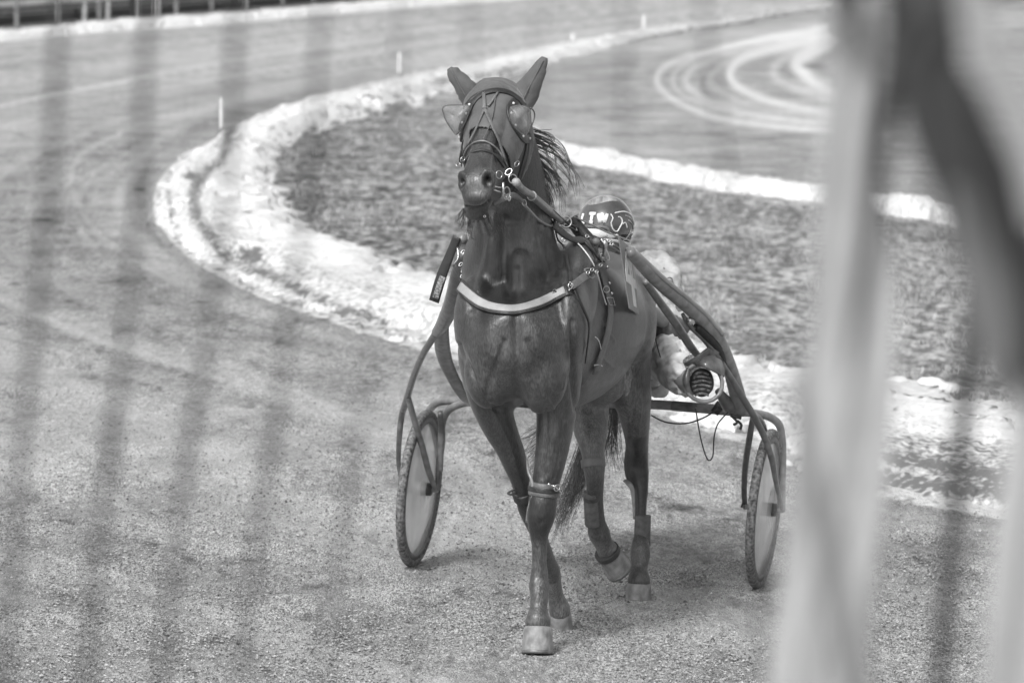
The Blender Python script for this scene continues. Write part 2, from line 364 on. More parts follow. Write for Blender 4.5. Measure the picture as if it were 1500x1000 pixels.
def ground_mat():
    m = bpy.data.materials.new('ground'); m.use_nodes = True; t = m.node_tree; n = t.nodes; L = t.links; b = n['Principled BSDF']
    def noise(sc, det, st, ro=.6):
        mp = n.new('ShaderNodeMapping'); mp.inputs['Scale'].default_value = st; L.new(tc.outputs['Object'], mp.inputs[0])
        q = n.new('ShaderNodeTexNoise'); q.inputs['Scale'].default_value = sc; q.inputs['Detail'].default_value = det; q.inputs['Roughness'].default_value = ro; L.new(mp.outputs[0], q.inputs['Vector']); return q.outputs[0]
    def ramp(src, p0, c0, p1, c1):
        q = n.new('ShaderNodeMapRange'); q.inputs[1].default_value = p0; q.inputs[2].default_value = p1; q.inputs[3].default_value = c0; q.inputs[4].default_value = c1; L.new(src, q.inputs[0]); return q.outputs[0]
    def mth(op, a, c, cl=False):
        q = n.new('ShaderNodeMath'); q.operation = op; q.use_clamp = cl
        for i, s in enumerate((a, c)):
            if isinstance(s, (int, float)): q.inputs[i].default_value = s
            else: L.new(s, q.inputs[i])
        return q.outputs[0]
    def mix(f, a, c):   # float mix
        q = n.new('ShaderNodeMix'); q.data_type = 'FLOAT'
        for i, s in ((0, f), (2, a), (3, c)):
            if isinstance(s, (int, float)): q.inputs[i].default_value = s
            else: L.new(s, q.inputs[i])
        return q.outputs[0]
    def attr(nm):
        q = n.new('ShaderNodeAttribute'); q.attribute_name = nm; return q.outputs['Fac']
    tc = n.new('ShaderNodeTexCoord')
    grit = noise(125, 3, (1, .22, 1), .75); grit2 = noise(26, 4, (1, .3, 1)); big = noise(1.6, 5, (1, .5, 1)); mid = noise(9, 4, (1, .35, 1))
    base = mix(ramp(big, .38, .25, .62, .85), .37, ramp(grit, .43, .10, .57, .78))
    base = mth('MULTIPLY', base, ramp(grit2, .36, .76, .64, 1.22)); base = mth('MULTIPLY', base, ramp(big, .35, .86, .65, 1.1))
    g = ramp(mid, .42, .09, .60, .50); g = mth('MULTIPLY', g, ramp(big, .4, .72, .6, 1.22)); g = mth('MULTIPLY', g, ramp(grit2, .38, .7, .62, 1.3))
    base = mix(attr('grassy'), base, g)
    dk = mth('MULTIPLY', attr('dark'), ramp(grit2, .35, 1.1, .65, .7), True)
    base = mth('MULTIPLY', base, mth('SUBTRACT', 1.0, dk))
    base = mix(mth('MULTIPLY', attr('dust'), ramp(mid, .3, .75, .7, 1.15), True), base, .74)
    sn = mth('MULTIPLY', mth('SUBTRACT', mth('ADD', attr('snow'), mth('MULTIPLY', mth('SUBTRACT', mid, .5), .9)), .42), 4.0, True)
    base = mix(sn, base, ramp(grit2, .3, .60, .6, .80))
    L.new(base, b.inputs['Base Color']); b.inputs['Roughness'].default_value = .85; b.inputs['Specular IOR Level'].default_value = .25
    bp = n.new('ShaderNodeBump'); bp.inputs['Strength'].default_value = 1.0; bp.inputs['Distance'].default_value = .02
    L.new(mth('ADD', grit, mth('MULTIPLY', grit2, 1.6)), bp.inputs['Height']); L.new(bp.outputs[0], b.inputs['Normal'])
    return m
M['ground'] = ground_mat()
tag(link('ground', gm, M['ground']), kind='structure')

# ------------------------------------------------------------------ snow banks
def snow_mat():
    m = mat('snow', .58, .75, var=.1, scale=7, bump=1., bscale=34, v2=.80)
    t = m.node_tree; n = t.nodes; L = t.links; b = n['Principled BSDF']
    src = b.inputs['Base Color'].links[0].from_socket
    a = n.new('ShaderNodeAttribute'); a.attribute_name = 'dirt'
    no = n.new('ShaderNodeTexNoise'); no.inputs['Scale'].default_value = 24; no.inputs['Detail'].default_value = 6
    tc = n.new('ShaderNodeTexCoord'); mp = n.new('ShaderNodeMapping'); mp.inputs['Scale'].default_value = (1, .5, 1); L.new(tc.outputs['Object'], mp.inputs[0]); L.new(mp.outputs[0], no.inputs['Vector'])
    ad = n.new('ShaderNodeMath'); ad.operation = 'ADD'; L.new(a.outputs['Fac'], ad.inputs[0]); L.new(no.outputs[0], ad.inputs[1])
    mr = n.new('ShaderNodeMapRange'); mr.inputs[1].default_value = .62; mr.inputs[2].default_value = .95; L.new(ad.outputs[0], mr.inputs[0])
    mx = n.new('ShaderNodeMix'); mx.data_type = 'RGBA'; L.new(mr.outputs[0], mx.inputs[0]); L.new(src, mx.inputs[6]); mx.inputs[7].default_value = (.14, .14, .14, 1)
    L.new(mx.outputs[2], b.inputs['Base Color']); b.inputs['Subsurface Weight'].default_value = 0
    return m
M['snow'] = snow_mat()
def bank_mesh(name, oe, ie, h, nu, nv, seed, dirtf, ragged=1.0):
    oe, ie = smooth_px(oe, 8), smooth_px(ie, 8)
    def rs(pl, n_):   # resample evenly by index
        q = np.linspace(0, len(pl) - 1, n_); return np.stack([np.interp(q, np.arange(len(pl)), pl[:, i]) for i in (0, 1)], 1)
    oe, ie = rs(oe, nu), rs(ie, nu)
    V = np.zeros((nu, nv, 3)); D = np.zeros((nu, nv))
    for i in range(nu):
        a, b_ = G(*oe[i]), G(*ie[i])
        for j in range(nv):
            t = j / (nv - 1); p = a.lerp(b_, t); V[i, j] = p
    x, y = V[..., 0], V[..., 1]; T = np.linspace(0, 1, nv)[None, :] + 0 * x
    edge = np.clip(T * 4, 0, 1) * np.clip((1 - T) * 4, 0, 1)
    n1 = fbm(x * 1.2 + seed, y * .8, 1); n2 = fbm(x * 5, y * 2.5 + seed, 3)
    # ragged inner edge
    rag = (fbm(x * 2.5 + seed, y * 2.5, 5) - .5) * 1.6 * T ** 2 + (fbm(x * 6, y * 5 + seed, 3) - .5) * .7 * T ** 3 + (fbm(x * 3 + seed, y * 1.5, 2) - .5) * .8 * (1 - T) ** 3
    V[..., 1] += rag; V[..., 0] += rag * .4
    H = h * edge ** .6 * (.45 + 1.1 * n1) + .05 * edge * (n2 - .4) * (h / .1) + (edge - 1) * .02 + .012 * edge
    hole = fbm(x * 3.2 + seed, y * 1.1, 6, 4); hs_ = np.clip((hole - .56 - .10 * np.clip(np.sin(T * 3.1416), 0, 1)) * 9, 0, 1) * (ragged)
    H = H - hs_ * .16
    V[..., 2] = bank(V[..., 0]) + H + (fbm(x * 14, y * 6, 2, 3) - .5) * .035 * edge
    px, py, _ = project(V[..., 0], V[..., 1], V[..., 2]); D = dirtf(px, py, T)
    ii = np.arange((nu - 1) * (nv - 1)); r2, c2 = ii // (nv - 1), ii % (nv - 1); a0 = r2 * nv + c2
    me = np_mesh(name, V.reshape(-1, 3), np.stack([a0, a0 + nv, a0 + nv + 1, a0 + 1], 1))
    at = me.attributes.new('dirt', 'FLOAT', 'POINT'); at.data.foreach_set('value', D.astype(np.float32).ravel())
    o = link(name, me, M['snow'])
    return tag(o, kind='structure')
def dirt1(px, py, T):
    d = line(px, py, [(338, 182), (335, 205), (325, 235), (300, 255), (285, 285), (290, 320), (320, 360), (345, 385), (400, 405), (455, 432), (540, 465)], 8, 1.0) * (.08 + .45 * fbm(px / 14, py / 9, 2))
    d += line(px, py, [(300, 392), (380, 428), (480, 462), (600, 498)], 5, .3) + line(px, py, [(245, 262), (250, 310), (262, 345)], 3, .3)
    d += line(px, py, [(1290, 700), (1400, 715), (1500, 722)], 12, .3) + line(px, py, [(1300, 670), (1480, 700)], 8, .25) + line(px, py, [(640, 118), (700, 112), (760, 100)], 5, .35)
    for (x, y, a, b) in ((280, 258, 8, 5), (372, 378, 14, 6), (498, 460, 10, 4), (560, 480, 9, 3), (367, 368, 12, 5)): d += .6 * np.exp(-((px - x) / a) ** 2 - ((py - y) / b) ** 2)
    d = d + .16 * np.clip((px - 760) / 200, 0, 1) * (py < 90) + .5 * line(px, py, [(900, 76), (960, 57), (1080, 39), (1215, 18)], 4, 1.0)
    d += .14 * np.exp(-((T - .28) / .2) ** 2) + .12 * (px > 1200) * (py > 640)
    return d + .08 * (1 - T)
bank_mesh('snow_bank', OUT, INN, .12, 1500, 34, 3.0, dirt1)
so = [(x, y + 7) for x, y in STRIP2]; si = [(x, y - 7) for x, y in STRIP2]
bank_mesh('snow_ridge', so, si, .12, 320, 14, 9.0, lambda a, b, T: .22 * fbm(a / 25, b / 6, 3))
bank_mesh('snow_verge', [(x, y + 4) for x, y in FB], [(x, y - 5) for x, y in FB], .13, 500, 12, 5.0, lambda a, b, T: 0 * a)
# lumps of snow lying along the infield edge
for i, (x, y, r) in enumerate([(1316, 574, .10), (1340, 580, .07), (1362, 572, .09), (1386, 577, .08), (1346, 592, .07), (1362, 594, .055), (1330, 597, .06), (1378, 588, .06), (1305, 590, .08)]):
    p = G(x, y); mb = MB(); mb.ell(p + Vector((0, 0, r * .3)), (r * 1.3, r * 1.1, r * .62), nu=24, nv=14)
    va = np.array(mb.v); c = va.mean(0); dd = fbm((va[:, 0] - c[0]) * 14 + i * 5, (va[:, 2] - c[2]) * 14 + i, (va[:, 1] - c[1]) * 9); va = c + (va - c) * (.72 + .6 * dd)[:, None]; mb.v = [tuple(v) for v in va]
    o = mb.build('snow_lump', M['snow'])
    tag(o, 'rounded lump of white snow lying on the grass edge of the snow bank', 'snow lump', 'snow lumps at the grass edge')

# ------------------------------------------------------------------ loose grit on the track and grass in the infield
def scatter_px(n_, box, test):
    out_ = []
    while len(out_) < n_:
        px = RNG.uniform(box[0], box[2], 4000); py = RNG.uniform(box[1], box[3], 4000)
        ok = test(px, py)
        for a, b_ in zip(px[ok], py[ok]): out_.append((a, b_))
    return np.array(out_[:n_])
def Gv(px, py):
    a = (px - 750) / FPX; b_ = (500 - py) / FPX; dy = cp + b_ * sp; dz = -sp + b_ * cp; t = np.full(px.shape, 20.)
    for _ in range(8): t = (CAMH - bank(a * t)) / -dz
    return np.stack([a * t, dy * t, bank(a * t)], 1)
pxg = scatter_px(70000, (-60, 560, 1560, 1040), lambda a, b_: ~inside(a, b_, list(map(tuple, outp))) & (RNG.random(a.shape) < ((b_ - 500) / 520) ** 1.2))
pg = Gv(pxg[:, 0], pxg[:, 1]); N_ = len(pg)
octa = np.array([(1, 0, 0), (0, 1, 0), (-1, 0, 0), (0, -1, 0), (0, 0, 1), (0, 0, -1)], float)
of = np.array([(0, 1, 4), (1, 2, 4), (2, 3, 4), (3, 0, 4), (1, 0, 5), (2, 1, 5), (3, 2, 5), (0, 3, 5)])
r_ = .0025 + .0075 * RNG.random(N_) ** 3
vv = octa[None] * r_[:, None, None] * RNG.uniform(.6, 1.3, (N_, 6, 3)) * np.array([1, 1, .7])
th = RNG.uniform(0, 6.28, N_); c_, s_ = np.cos(th)[:, None], np.sin(th)[:, None]
vv = np.stack([vv[..., 0] * c_ - vv[..., 1] * s_, vv[..., 0] * s_ + vv[..., 1] * c_, vv[..., 2]], -1) + pg[:, None, :] + np.array([0, 0, .004])
ff = of[None] + (np.arange(N_) * 6)[:, None, None]
M['grit'] = mat('grit', .08, .9, v2=.44, scale=60, detail=1)
tag(link('loose_grit', np_mesh('loose_grit', vv.reshape(-1, 3), ff.reshape(-1, 3), False), M['grit']), 'loose grey grit and small stones strewn on the track surface', 'gravel', kind='stuff')

innl = list(map(tuple, innp))
def grass_test(a, b_):
    s2y_ = np.interp(a, s2[:, 0], s2[:, 1])
    return inside(a, b_, innl) & ((b_ > s2y_ + 12) | (a < 620)) & (dpoly(a, b_, innp) > 5)
pxg = scatter_px(42000, (380, 140, 1620, 640), grass_test)
pg = Gv(pxg[:, 0], pxg[:, 1]); N_ = len(pg); dn = fbm(pg[:, 0] * 1.5, pg[:, 1] * .8, 2); keep = dn + RNG.uniform(-.1, .1, N_) > .52; pg = pg[keep]; N_ = len(pg)
h_ = RNG.uniform(.02, .07, N_); wd = RNG.uniform(.004, .009, N_); th = RNG.uniform(0, 3.14, N_)
a_ = np.stack([np.cos(th) * wd, np.sin(th) * wd, 0 * wd], 1); tip = pg + np.stack([RNG.normal(0, .03, N_), RNG.normal(0, .03, N_), h_], 1)
vv = np.stack([pg - a_, pg + a_, tip], 1)
M['grass'] = mat('grass', .12, .9, v2=.50, scale=7, detail=6)
tag(link('grass', np_mesh('grass', vv.reshape(-1, 3), np.arange(N_ * 3).reshape(-1, 3), False), M['grass']), 'short matted winter grass on the infield inside the snow bank', 'grass', kind='stuff')

# clods kicked loose along the line of the hooves and wheels
cc = []
for (cx, cy, sx, sy, n_) in ((800, 960, 90, 14, 90), (930, 885, 60, 9, 60), (860, 930, 120, 26, 120), (615, 836, 30, 6, 30), (1110, 866, 30, 6, 30), (700, 900, 220, 40, 160), (1000, 850, 160, 30, 120)):
    cc.append(np.stack([RNG.normal(cx, sx, n_), np.minimum(RNG.normal(cy, sy, n_), 1030)], 1))
cc = np.concatenate(cc); pg = Gv(cc[:, 0], cc[:, 1]); N_ = len(pg); r_ = .004 + .011 * RNG.random(N_) ** 3
vv = octa[None] * r_[:, None, None] * RNG.uniform(.5, 1.3, (N_, 6, 3)) + pg[:, None, :] + np.array([0, 0, .004]); ff = of[None] + (np.arange(N_) * 6)[:, None, None]
M['clod'] = mat('clod', .07, .95, v2=.3, scale=50, detail=2)
tag(link('sand_clods', np_mesh('sand_clods', vv.reshape(-1, 3), ff.reshape(-1, 3), False), M['clod']), 'dark damp sand clods kicked up around the hooves and wheels', 'clods', kind='stuff')

# ------------------------------------------------------------------ white course markers
for (x, y0, y1, wd, lb) in ((325, 143, 193, 9, 'tallest white marker post, standing at the tightest bend of the snow bank'),
                            (585, 77, 112, 7, 'white marker post just left of the horse ears'),
                            (839, 49, 69, 7, 'short white marker post, first one right of the horse ears'),
                            (943, 22, 49, 6, 'thin white marker post, farthest and rightmost of the four')):
    p = G(x, y1); d = depth(p); h_ = (y1 - y0) / FPX * d; r = wd / 2 / FPX * d * .72
    mb = MB(); mb.tube([p - Vector((0, 0, .1)), p + Vector((0, 0, h_ * .5)), p + Vector((0, 0, h_ * .93)), p + Vector((0, 0, h_))], [r, r, r * .95, r * .5], n=14, interp=1)
    o = empty('marker_post', p); tag(o, lb, 'marker post', 'white course markers along the snow edge')
    mb.build('post', M['post_white'], o, sharp=40)
    m2 = MB(); m2.tube([p + Vector((0, 0, -.02)), p + Vector((0, 0, .05))], [r * 1.5, r * 1.2], n=14); m2.build('collar', M['wood_grey'], o, sharp=40)

# ------------------------------------------------------------------ outer fence, and the dark hedge behind it
fo = [G(x, y - 5) for x, y in smooth_px(FB, 6)]
def fpt(px): # point on the fence line above photo column px
    xs = [project(q.x, q.y, q.z)[0] for q in fo]
    for i in range(len(fo) - 1):
        if xs[i] <= px <= xs[i + 1]:
            t = (px - xs[i]) / (xs[i + 1] - xs[i]); return fo[i].lerp(fo[i + 1], float(t))
    return fo[-1] if px > xs[-1] else fo[0]
fence = empty('rail_fence', fpt(100)); tag(fence, 'long pale top rail on grey posts along the far outside of the track', 'fence')
up = Vector((0, 0, 1)); back = Vector((0, 1.1, 0))
mb = MB(); mb.strap([fpt(x) + up * .66 for x in (-150, 0, 100, 200, 330, 450, 600, 700)], [Vector((0, -1, 0))] * 8, .14, .04); mb.build('rail', mat('rail', .50, .6, var=.15, scale=3), fence)
mb = MB(); mb.strap([fpt(x) + up * .50 for x in (-150, 0, 100, 200, 330, 450, 600, 700)], [Vector((0, -1, 0))] * 8, .05, .03); mb.build('rail', M['wood_grey'], fence)
for x in (-60, 24, 85, 145, 258, 310, 360, 414, 460, 520, 580, 650):
    p = fpt(x) + Vector((0, .06, 0)); mb = MB(); mb.box(p + up * .32, (.045, .04, .42)); mb.build('post', M['wood_grey'], fence)
for (x, hh, wd, lb) in ((126, .55, .05, 'mottled white stub post before the fence, left of the nearest pair'), (160, .55, .05, 'mottled white stub post before the fence, right of the nearest pair'),
                    (204, .9, .035, 'slim white post under the pale box by the far fence'), (228, .9, .03, 'thin white post left of a close twin by the far fence'), (234, .9, .03, 'thin white post right of a close twin by the far fence')):
    p = fpt(x) - Vector((0, .35, 0)); mb = MB(); mb.tube([p - up * .1, p + up * hh, p + up * (hh + .02)], [wd, wd, wd * .6], n=10, interp=1)
    tag(mb.build('stub_post', mat('stub', .30, .7, v2=.62, scale=14), sharp=40), lb, 'post')
p = fpt(197) - Vector((0, .4, 0)); bx = empty('post_box', p); tag(bx, 'pale box on a dark leg standing in front of the far fence', 'box')
mb = MB(); mb.box(p + up * .82, (.14, .1, .17)); mb.build('box', M['post_white'], bx, smooth=False)
mb = MB(); mb.box(p + up * .3, (.05, .05, .36)); mb.build('leg', M['black_pl'], bx, smooth=False)
# wall of dark boards behind the rail
bw_ = empty('board_wall', fpt(200) + Vector((0, 6, 0))); tag(bw_, 'dark horizontal board wall standing behind the far rail fence', 'wall')
M['board'] = mat('board', .045, .8, var=.35, scale=5, stretch=(.1, .1, 6))
for i in range(9):
    mb = MB(); mb.strap([fpt(x) + Vector((-1, 6 + .01 * (i % 2), .12 + .27 * i)) for x in (-150, 0, 150, 300, 450, 600, 720)], [Vector((0, -1, 0))] * 7, .262, .03); mb.build('board', M['board'], bw_)
for x in (-100, 20, 140, 260, 380, 500, 620, 700):
    p = fpt(x) + Vector((-1, 5.95, 0)); mb = MB(); mb.box(p + up * 1.25, (.05, .03, 1.27)); mb.build('post', M['hedge'], bw_, smooth=False)

# ================================================================== HORSE
BA = R(10)                                             # the body heads towards the viewer and a little to the left
V_ = Vector((math.cos(BA), -math.sin(BA), 0)); U_ = Vector((-math.sin(BA), -math.cos(BA), 0))
def sec(px, py, Y, wpx, dep):
    p = P(px, py, Y); return p, wpx / 2 / FPX * depth(p), dep
def limb(mb, secs, side=V_, n=24, interp=5):
    q = [sec(*s) for s in secs]
    mb.tube([a[0] for a in q], [a[1] for a in q], n=n, b=[a[2] for a in q], side=side, interp=interp)
HY = R(15)                                             # head yaw
HS = Vector((math.cos(HY), -math.sin(HY), 0)); HF = Vector((-math.sin(HY), -math.cos(HY), 0))
def horse_body():
    mb = MB()
    # trunk: (Y, X, top z, bottom z, half width)
    T = [(18.50, .005, 1.36, 1.17, .10), (18.58, .008, 1.43, 1.08, .175), (18.72, .020, 1.47, 1.00, .225), (18.95, .045, 1.50, .95, .245), (19.25, .095, 1.575, .91, .255), (19.6, .185, 1.56, .87, .295),
         (19.95, .245, 1.49, .88, .300), (20.3, .300, 1.475, .95, .285), (20.6, .345, 1.47, 1.02, .255), (20.85, .375, 1.42, 1.05, .215), (21.0, .39, 1.33, 1.12, .13), (21.06, .40, 1.28, 1.18, .05)]
    pts = [Vector((x, y, (a + b) / 2)) for y, x, a, b, h in T]
    mb.tube(pts, [h for *_, h in T], n=32, b=[(a - b) / 2 for _, _, a, b, _ in T], side=V_, interp=5)
    # neck
    limb(mb, [(757, 480, 18.98, 140, .17), (757, 425, 18.98, 152, .22), (752, 375, 18.96, 136, .235), (752, 335, 18.94, 118, .21), (753, 300, 18.92, 104, .19), (752, 262, 18.87, 90, .165), (746, 215, 18.82, 78, .145), (735, 165, 18.76, 70, .11)])
    # skull, cheeks and muzzle
    limb(mb, [(725, 135, 18.80, 66, .07), (725, 155, 18.74, 82, .115), (723, 182, 18.65, 88, .14), (721, 212, 18.57, 80, .135), (714, 240, 18.47, 58, .105), (706, 262, 18.37, 46, .075), (701, 284, 18.31, 46, .058), (700, 300, 18.28, 40, .045), (700, 308, 18.275, 26, .03)], side=HS)
    limb(mb, [(722, 150, 18.60, 40, .03), (714, 180, 18.50, 46, .035), (707, 212, 18.41, 38, .03), (702, 240, 18.33, 40, .036), (698, 262, 18.26, 44, .042), (698, 284, 18.235, 46, .036), (698, 300, 18.245, 36, .028)], side=HS)
    e = lambda px, py, Y, r, rot=None: mb.ell(P(px, py, Y), r, rot, 20, 14)
    rh = Matrix.Rotation(-HY, 3, 'Z')
    e(714, 262, 18.235, (.033, .032, .040), rh); e(678, 265, 18.27, (.026, .030, .038), rh)          # nostril flanges
    e(699, 288, 18.225, (.056, .036, .030), rh); e(699, 315, 18.31, (.050, .042, .022), rh); e(698, 303, 18.30, (.052, .045, .030), rh)   # lips and chin
    e(743, 228, 18.72, (.080, .12, .12), rh); e(705, 232, 18.76, (.070, .11, .11), rh)               # jowls
    e(688, 185, 18.60, (.030, .045, .035), rh); e(757, 187, 18.60, (.030, .045, .035), rh)            # brows
    # breast, shoulders, croup
    e(717, 545, 18.66, (.105, .12, .15)); e(792, 548, 18.64, (.11, .12, .16)); e(755, 500, 18.60, (.12, .08, .14))
    e(697, 470, 18.78, (.09, .18, .19)); e(828, 468, 18.80, (.10, .2, .2)); e(846, 420, 19.05, (.085, .26, .20)); e(712, 400, 19.0, (.10, .2, .2))
    e(762, 420, 18.70, (.05, .06, .16)); e(722, 375, 18.80, (.05, .08, .2)); e(782, 375, 18.80, (.05, .08, .2))
    e(905, 440, 20.5, (.17, .32, .13)); e(932, 470, 20.35, (.09, .2, .2)); e(880, 560, 20.1, (.12, .12, .1))
    # fore legs (nearer one bears the weight, the other swings back behind it)
    limb(mb, [(812, 440, 18.98, 78, .17), (817, 520, 18.86, 72, .15), (819, 565, 18.83, 66, .13), (815, 605, 18.82, 60, .105), (811, 640, 18.80, 53, .088), (805, 680, 18.79, 45, .068), (799, 710, 18.78, 40, .056), (795, 735, 18.77, 43, .06), (792, 758, 18.77, 42, .058), (790, 776, 18.78, 32, .046),
              (790, 795, 18.79, 23, .038), (790, 822, 18.79, 22, .036), (790, 842, 18.79, 27, .040), (790, 858, 18.78, 31, .044), (790, 875, 18.75, 27, .038), (789, 892, 18.73, 28, .038), (788, 908, 18.71, 38, .05), (788, 918, 18.71, 38, .05)])
    limb(mb, [(703, 450, 18.98, 72, .17), (706, 520, 18.86, 70, .15), (712, 565, 18.84, 62, .13), (722, 600, 18.84, 56, .108), (735, 630, 18.85, 48, .088), (748, 660, 18.87, 40, .07), (761, 695, 18.90, 32, .056), (770, 722, 18.93, 34, .056), (776, 745, 18.97, 34, .056), (784, 768, 19.02, 28, .044),
              (792, 790, 19.09, 21, .036), (801, 815, 19.18, 21, .035), (808, 838, 19.26, 26, .04), (810, 852, 19.30, 24, .038), (814, 872, 19.34, 24, .036), (819, 890, 19.37, 32, .045), (820, 900, 19.38, 31, .045)])
    # hind legs
    limb(mb, [(905, 430, 20.55, 96, .24), (908, 500, 20.48, 94, .24), (916, 550, 20.42, 78, .20), (928, 590, 20.40, 54, .14), (932, 625, 20.44, 40, .095), (933, 652, 20.50, 34, .072), (932, 678, 20.53, 37, .068), (934, 698, 20.52, 34, .058), (937, 718, 20.50, 26, .046),
              (938, 745, 20.46, 19, .034), (938, 780, 20.41, 20, .034), (938, 798, 20.38, 28, .042), (938, 813, 20.36, 31, .045), (936, 832, 20.33, 27, .038), (936, 848, 20.30, 34, .046), (936, 856, 20.30, 33, .046)])
    limb(mb, [(850, 470, 20.55, 96, .24), (853, 540, 20.40, 84, .2), (860, 590, 20.22, 66, .15), (865, 630, 20.10, 48, .10), (868, 660, 20.04, 35, .075), (870, 682, 20.02, 32, .062), (871, 702, 20.02, 27, .048),
              (872, 735, 20.05, 23, .036), (874, 762, 20.08, 25, .038), (877, 780, 20.11, 33, .044), (884, 796, 20.14, 28, .040), (890, 806, 20.16, 32, .045), (893, 812, 20.17, 32, .045)])
    return mb.mesh('horse_tmp')
def remesh(me, vox, it=4, name='body', m=None, parent=None, fac=.5):
    o = bpy.data.objects.new('tmp', me); COL.objects.link(o)
    a = o.modifiers.new('r', 'REMESH'); a.mode = 'VOXEL'; a.voxel_size = vox
    b = o.modifiers.new('s', 'SMOOTH'); b.factor = fac; b.iterations = it
    dg = bpy.context.evaluated_depsgraph_get(); dg.update(); me2 = bpy.data.meshes.new_from_object(o.evaluated_get(dg))
    bpy.data.objects.remove(o); me2.name = name
    me2.polygons.foreach_set('use_smooth', [True] * len(me2.polygons))
    return me2
def getco(me):
    a = np.empty(len(me.vertices) * 3, np.float32); me.vertices.foreach_get('co', a); return a.reshape(-1, 3).astype(float)
def getno(me):
    a = np.empty(len(me.vertices) * 3, np.float32); me.vertices.foreach_get('normal', a); return a.reshape(-1, 3).astype(float)
def setco(me, v): me.vertices.foreach_set('co', v.astype(np.float32).ravel()); me.update()

hm = remesh(horse_body(), .0075, 7)
co = getco(hm); no_ = getno(hm)
def fac(c, r): return np.exp(-(((co - np.array(c)) / np.array(r)) ** 2).sum(1))
def pxline(pl, Y, pw):      # falloff around a picture-space curve near depth Y
    px, py, _ = project(co[:, 0], co[:, 1], co[:, 2])
    d = dpoly(px, py, smooth_px(pl, 4)); return np.exp(-(d / pw) ** 2) * (np.abs(co[:, 1] - Y) < .35)
front = no_[:, 1] < .25
dsp = np.zeros(len(co))
# nostrils: deep comma-shaped pits; mouth line; muscle grooves; veins
for (x, y, Y, dp) in ((715, 263, 18.20, .030), (674, 266, 18.24, .024)):
    c = P(x, y, Y); dsp -= dp * 1.25 * np.exp(-(((co - np.array(c)) / np.array((.015, .05, .022))) ** 2).sum(1)) ; dsp += .006 * np.exp(-((np.sqrt((((co - np.array(c)) / np.array((.020, .06, .028))) ** 2).sum(1)) - 1.25) / .3) ** 2)
GR = ([(682, 303), (698, 305), (712, 300), (724, 284)], 18.3, 2.2, -.012), ([(756, 395), (757, 480), (758, 560), (770, 600)], 18.65, 7, -.012), ([(672, 505), (690, 545), (705, 585), (730, 600)], 18.8, 4, -.012), ([(840, 470), (838, 540), (845, 600)], 18.8, 4, -.014), \
     ([(795, 345), (812, 400), (822, 470)], 18.95, 7, -.014), ([(708, 345), (695, 400), (688, 450)], 18.95, 7, -.012), ([(740, 320), (738, 380), (745, 430)], 18.75, 6, -.010), ([(688, 215), (686, 235), (682, 250)], 18.45, 3, -.006), ([(722, 215), (728, 240), (730, 250)], 18.45, 3, -.007), \
     ([(800, 600), (800, 650), (795, 700)], 18.75, 3, -.006), ([(826, 600), (822, 650), (812, 700)], 18.75, 2.5, -.005), ([(786, 800), (786, 845)], 18.75, 1.5, -.003), ([(795, 800), (797, 840)], 18.75, 1.5, -.003), ([(738, 500), (722, 545), (712, 580)], 18.6, 5, -.010), ([(775, 500), (800, 545), (812, 590)], 18.6, 5, -.010), \
     ([(925, 560), (928, 600), (924, 640)], 20.3, 4, -.010), ([(905, 470), (920, 530), (915, 570)], 20.3, 7, -.012), ([(928, 700), (932, 740), (932, 790)], 20.4, 1.8, -.004), \
     ([(845, 430), (850, 500), (848, 570)], 19.3, 6, -.014)
for pl, Y, pw, a in GR: dsp += a * pxline(pl, Y, pw) * front
VE = ([(700, 232), (706, 246), (716, 254)], 18.35), ([(716, 210), (722, 225), (726, 240)], 18.4), ([(690, 222), (684, 240), (680, 252)], 18.4), ([(802, 585), (818, 612), (812, 650), (800, 690)], 18.75), ([(700, 560), (716, 590), (742, 640), (756, 680)], 18.8), \
     ([(735, 500), (722, 530), (728, 570)], 18.6), ([(826, 480), (832, 530), (824, 570)], 18.75), ([(935, 540), (940, 590), (934, 640)], 20.3), ([(920, 500), (932, 560), (926, 600)], 20.3), ([(790, 860), (786, 880)], 18.7), ([(858, 470), (880, 520), (900, 540)], 19.6), ([(866, 450), (900, 500)], 19.6)
for pl, Y in VE: dsp += .0055 * pxline(pl, Y, 1.5) * front
px_, py_, _ = project(co[:, 0], co[:, 1], co[:, 2])
dsp += (fbm(co[:, 0] * 7, co[:, 2] * 7, co[:, 1] * 7) - .5) * .010 * (py_ > 330)
dsp += (fbm(co[:, 0] * 30, co[:, 2] * 90, co[:, 1] * 30) - .5) * .004 * np.exp(-((px_ - 815) / 24) ** 2 - ((py_ - 590) / 22) ** 2)   # elbow wrinkles
for (x, y, Y, rr, a) in ((783, 738, 18.7, .012, .007), (803, 738, 18.7, .012, .006), (792, 764, 18.72, .014, -.006), (781, 852, 18.74, .012, .006), (799, 852, 18.74, .012, .005), (790, 866, 18.73, .012, -.005), (926, 690, 20.46, .018, .008), (943, 700, 20.46, .014, -.006), (928, 808, 20.31, .013, .006), (947, 812, 20.31, .013, .007), (937, 826, 20.29, .012, -.006), (868, 786, 20.07, .016, .010), (805, 845, 19.22, .012, .006), (817, 843, 19.23, .012, .005), (800, 700, 18.72, .02, .004)):
    dsp += a * np.exp(-(((co - np.array(P(x, y, Y))) / rr) ** 2).sum(1))
ed = np.empty(len(hm.edges) * 2, np.int32); hm.edges.foreach_get('vertices', ed); ed = ed.reshape(-1, 2)
deg = np.bincount(ed.ravel(), minlength=len(co)).astype(float)[:, None]
wsm = (np.clip((py_ - 325) / 30, 0, 1) * np.clip((640 - py_) / 60, 0, 1))[:, None]
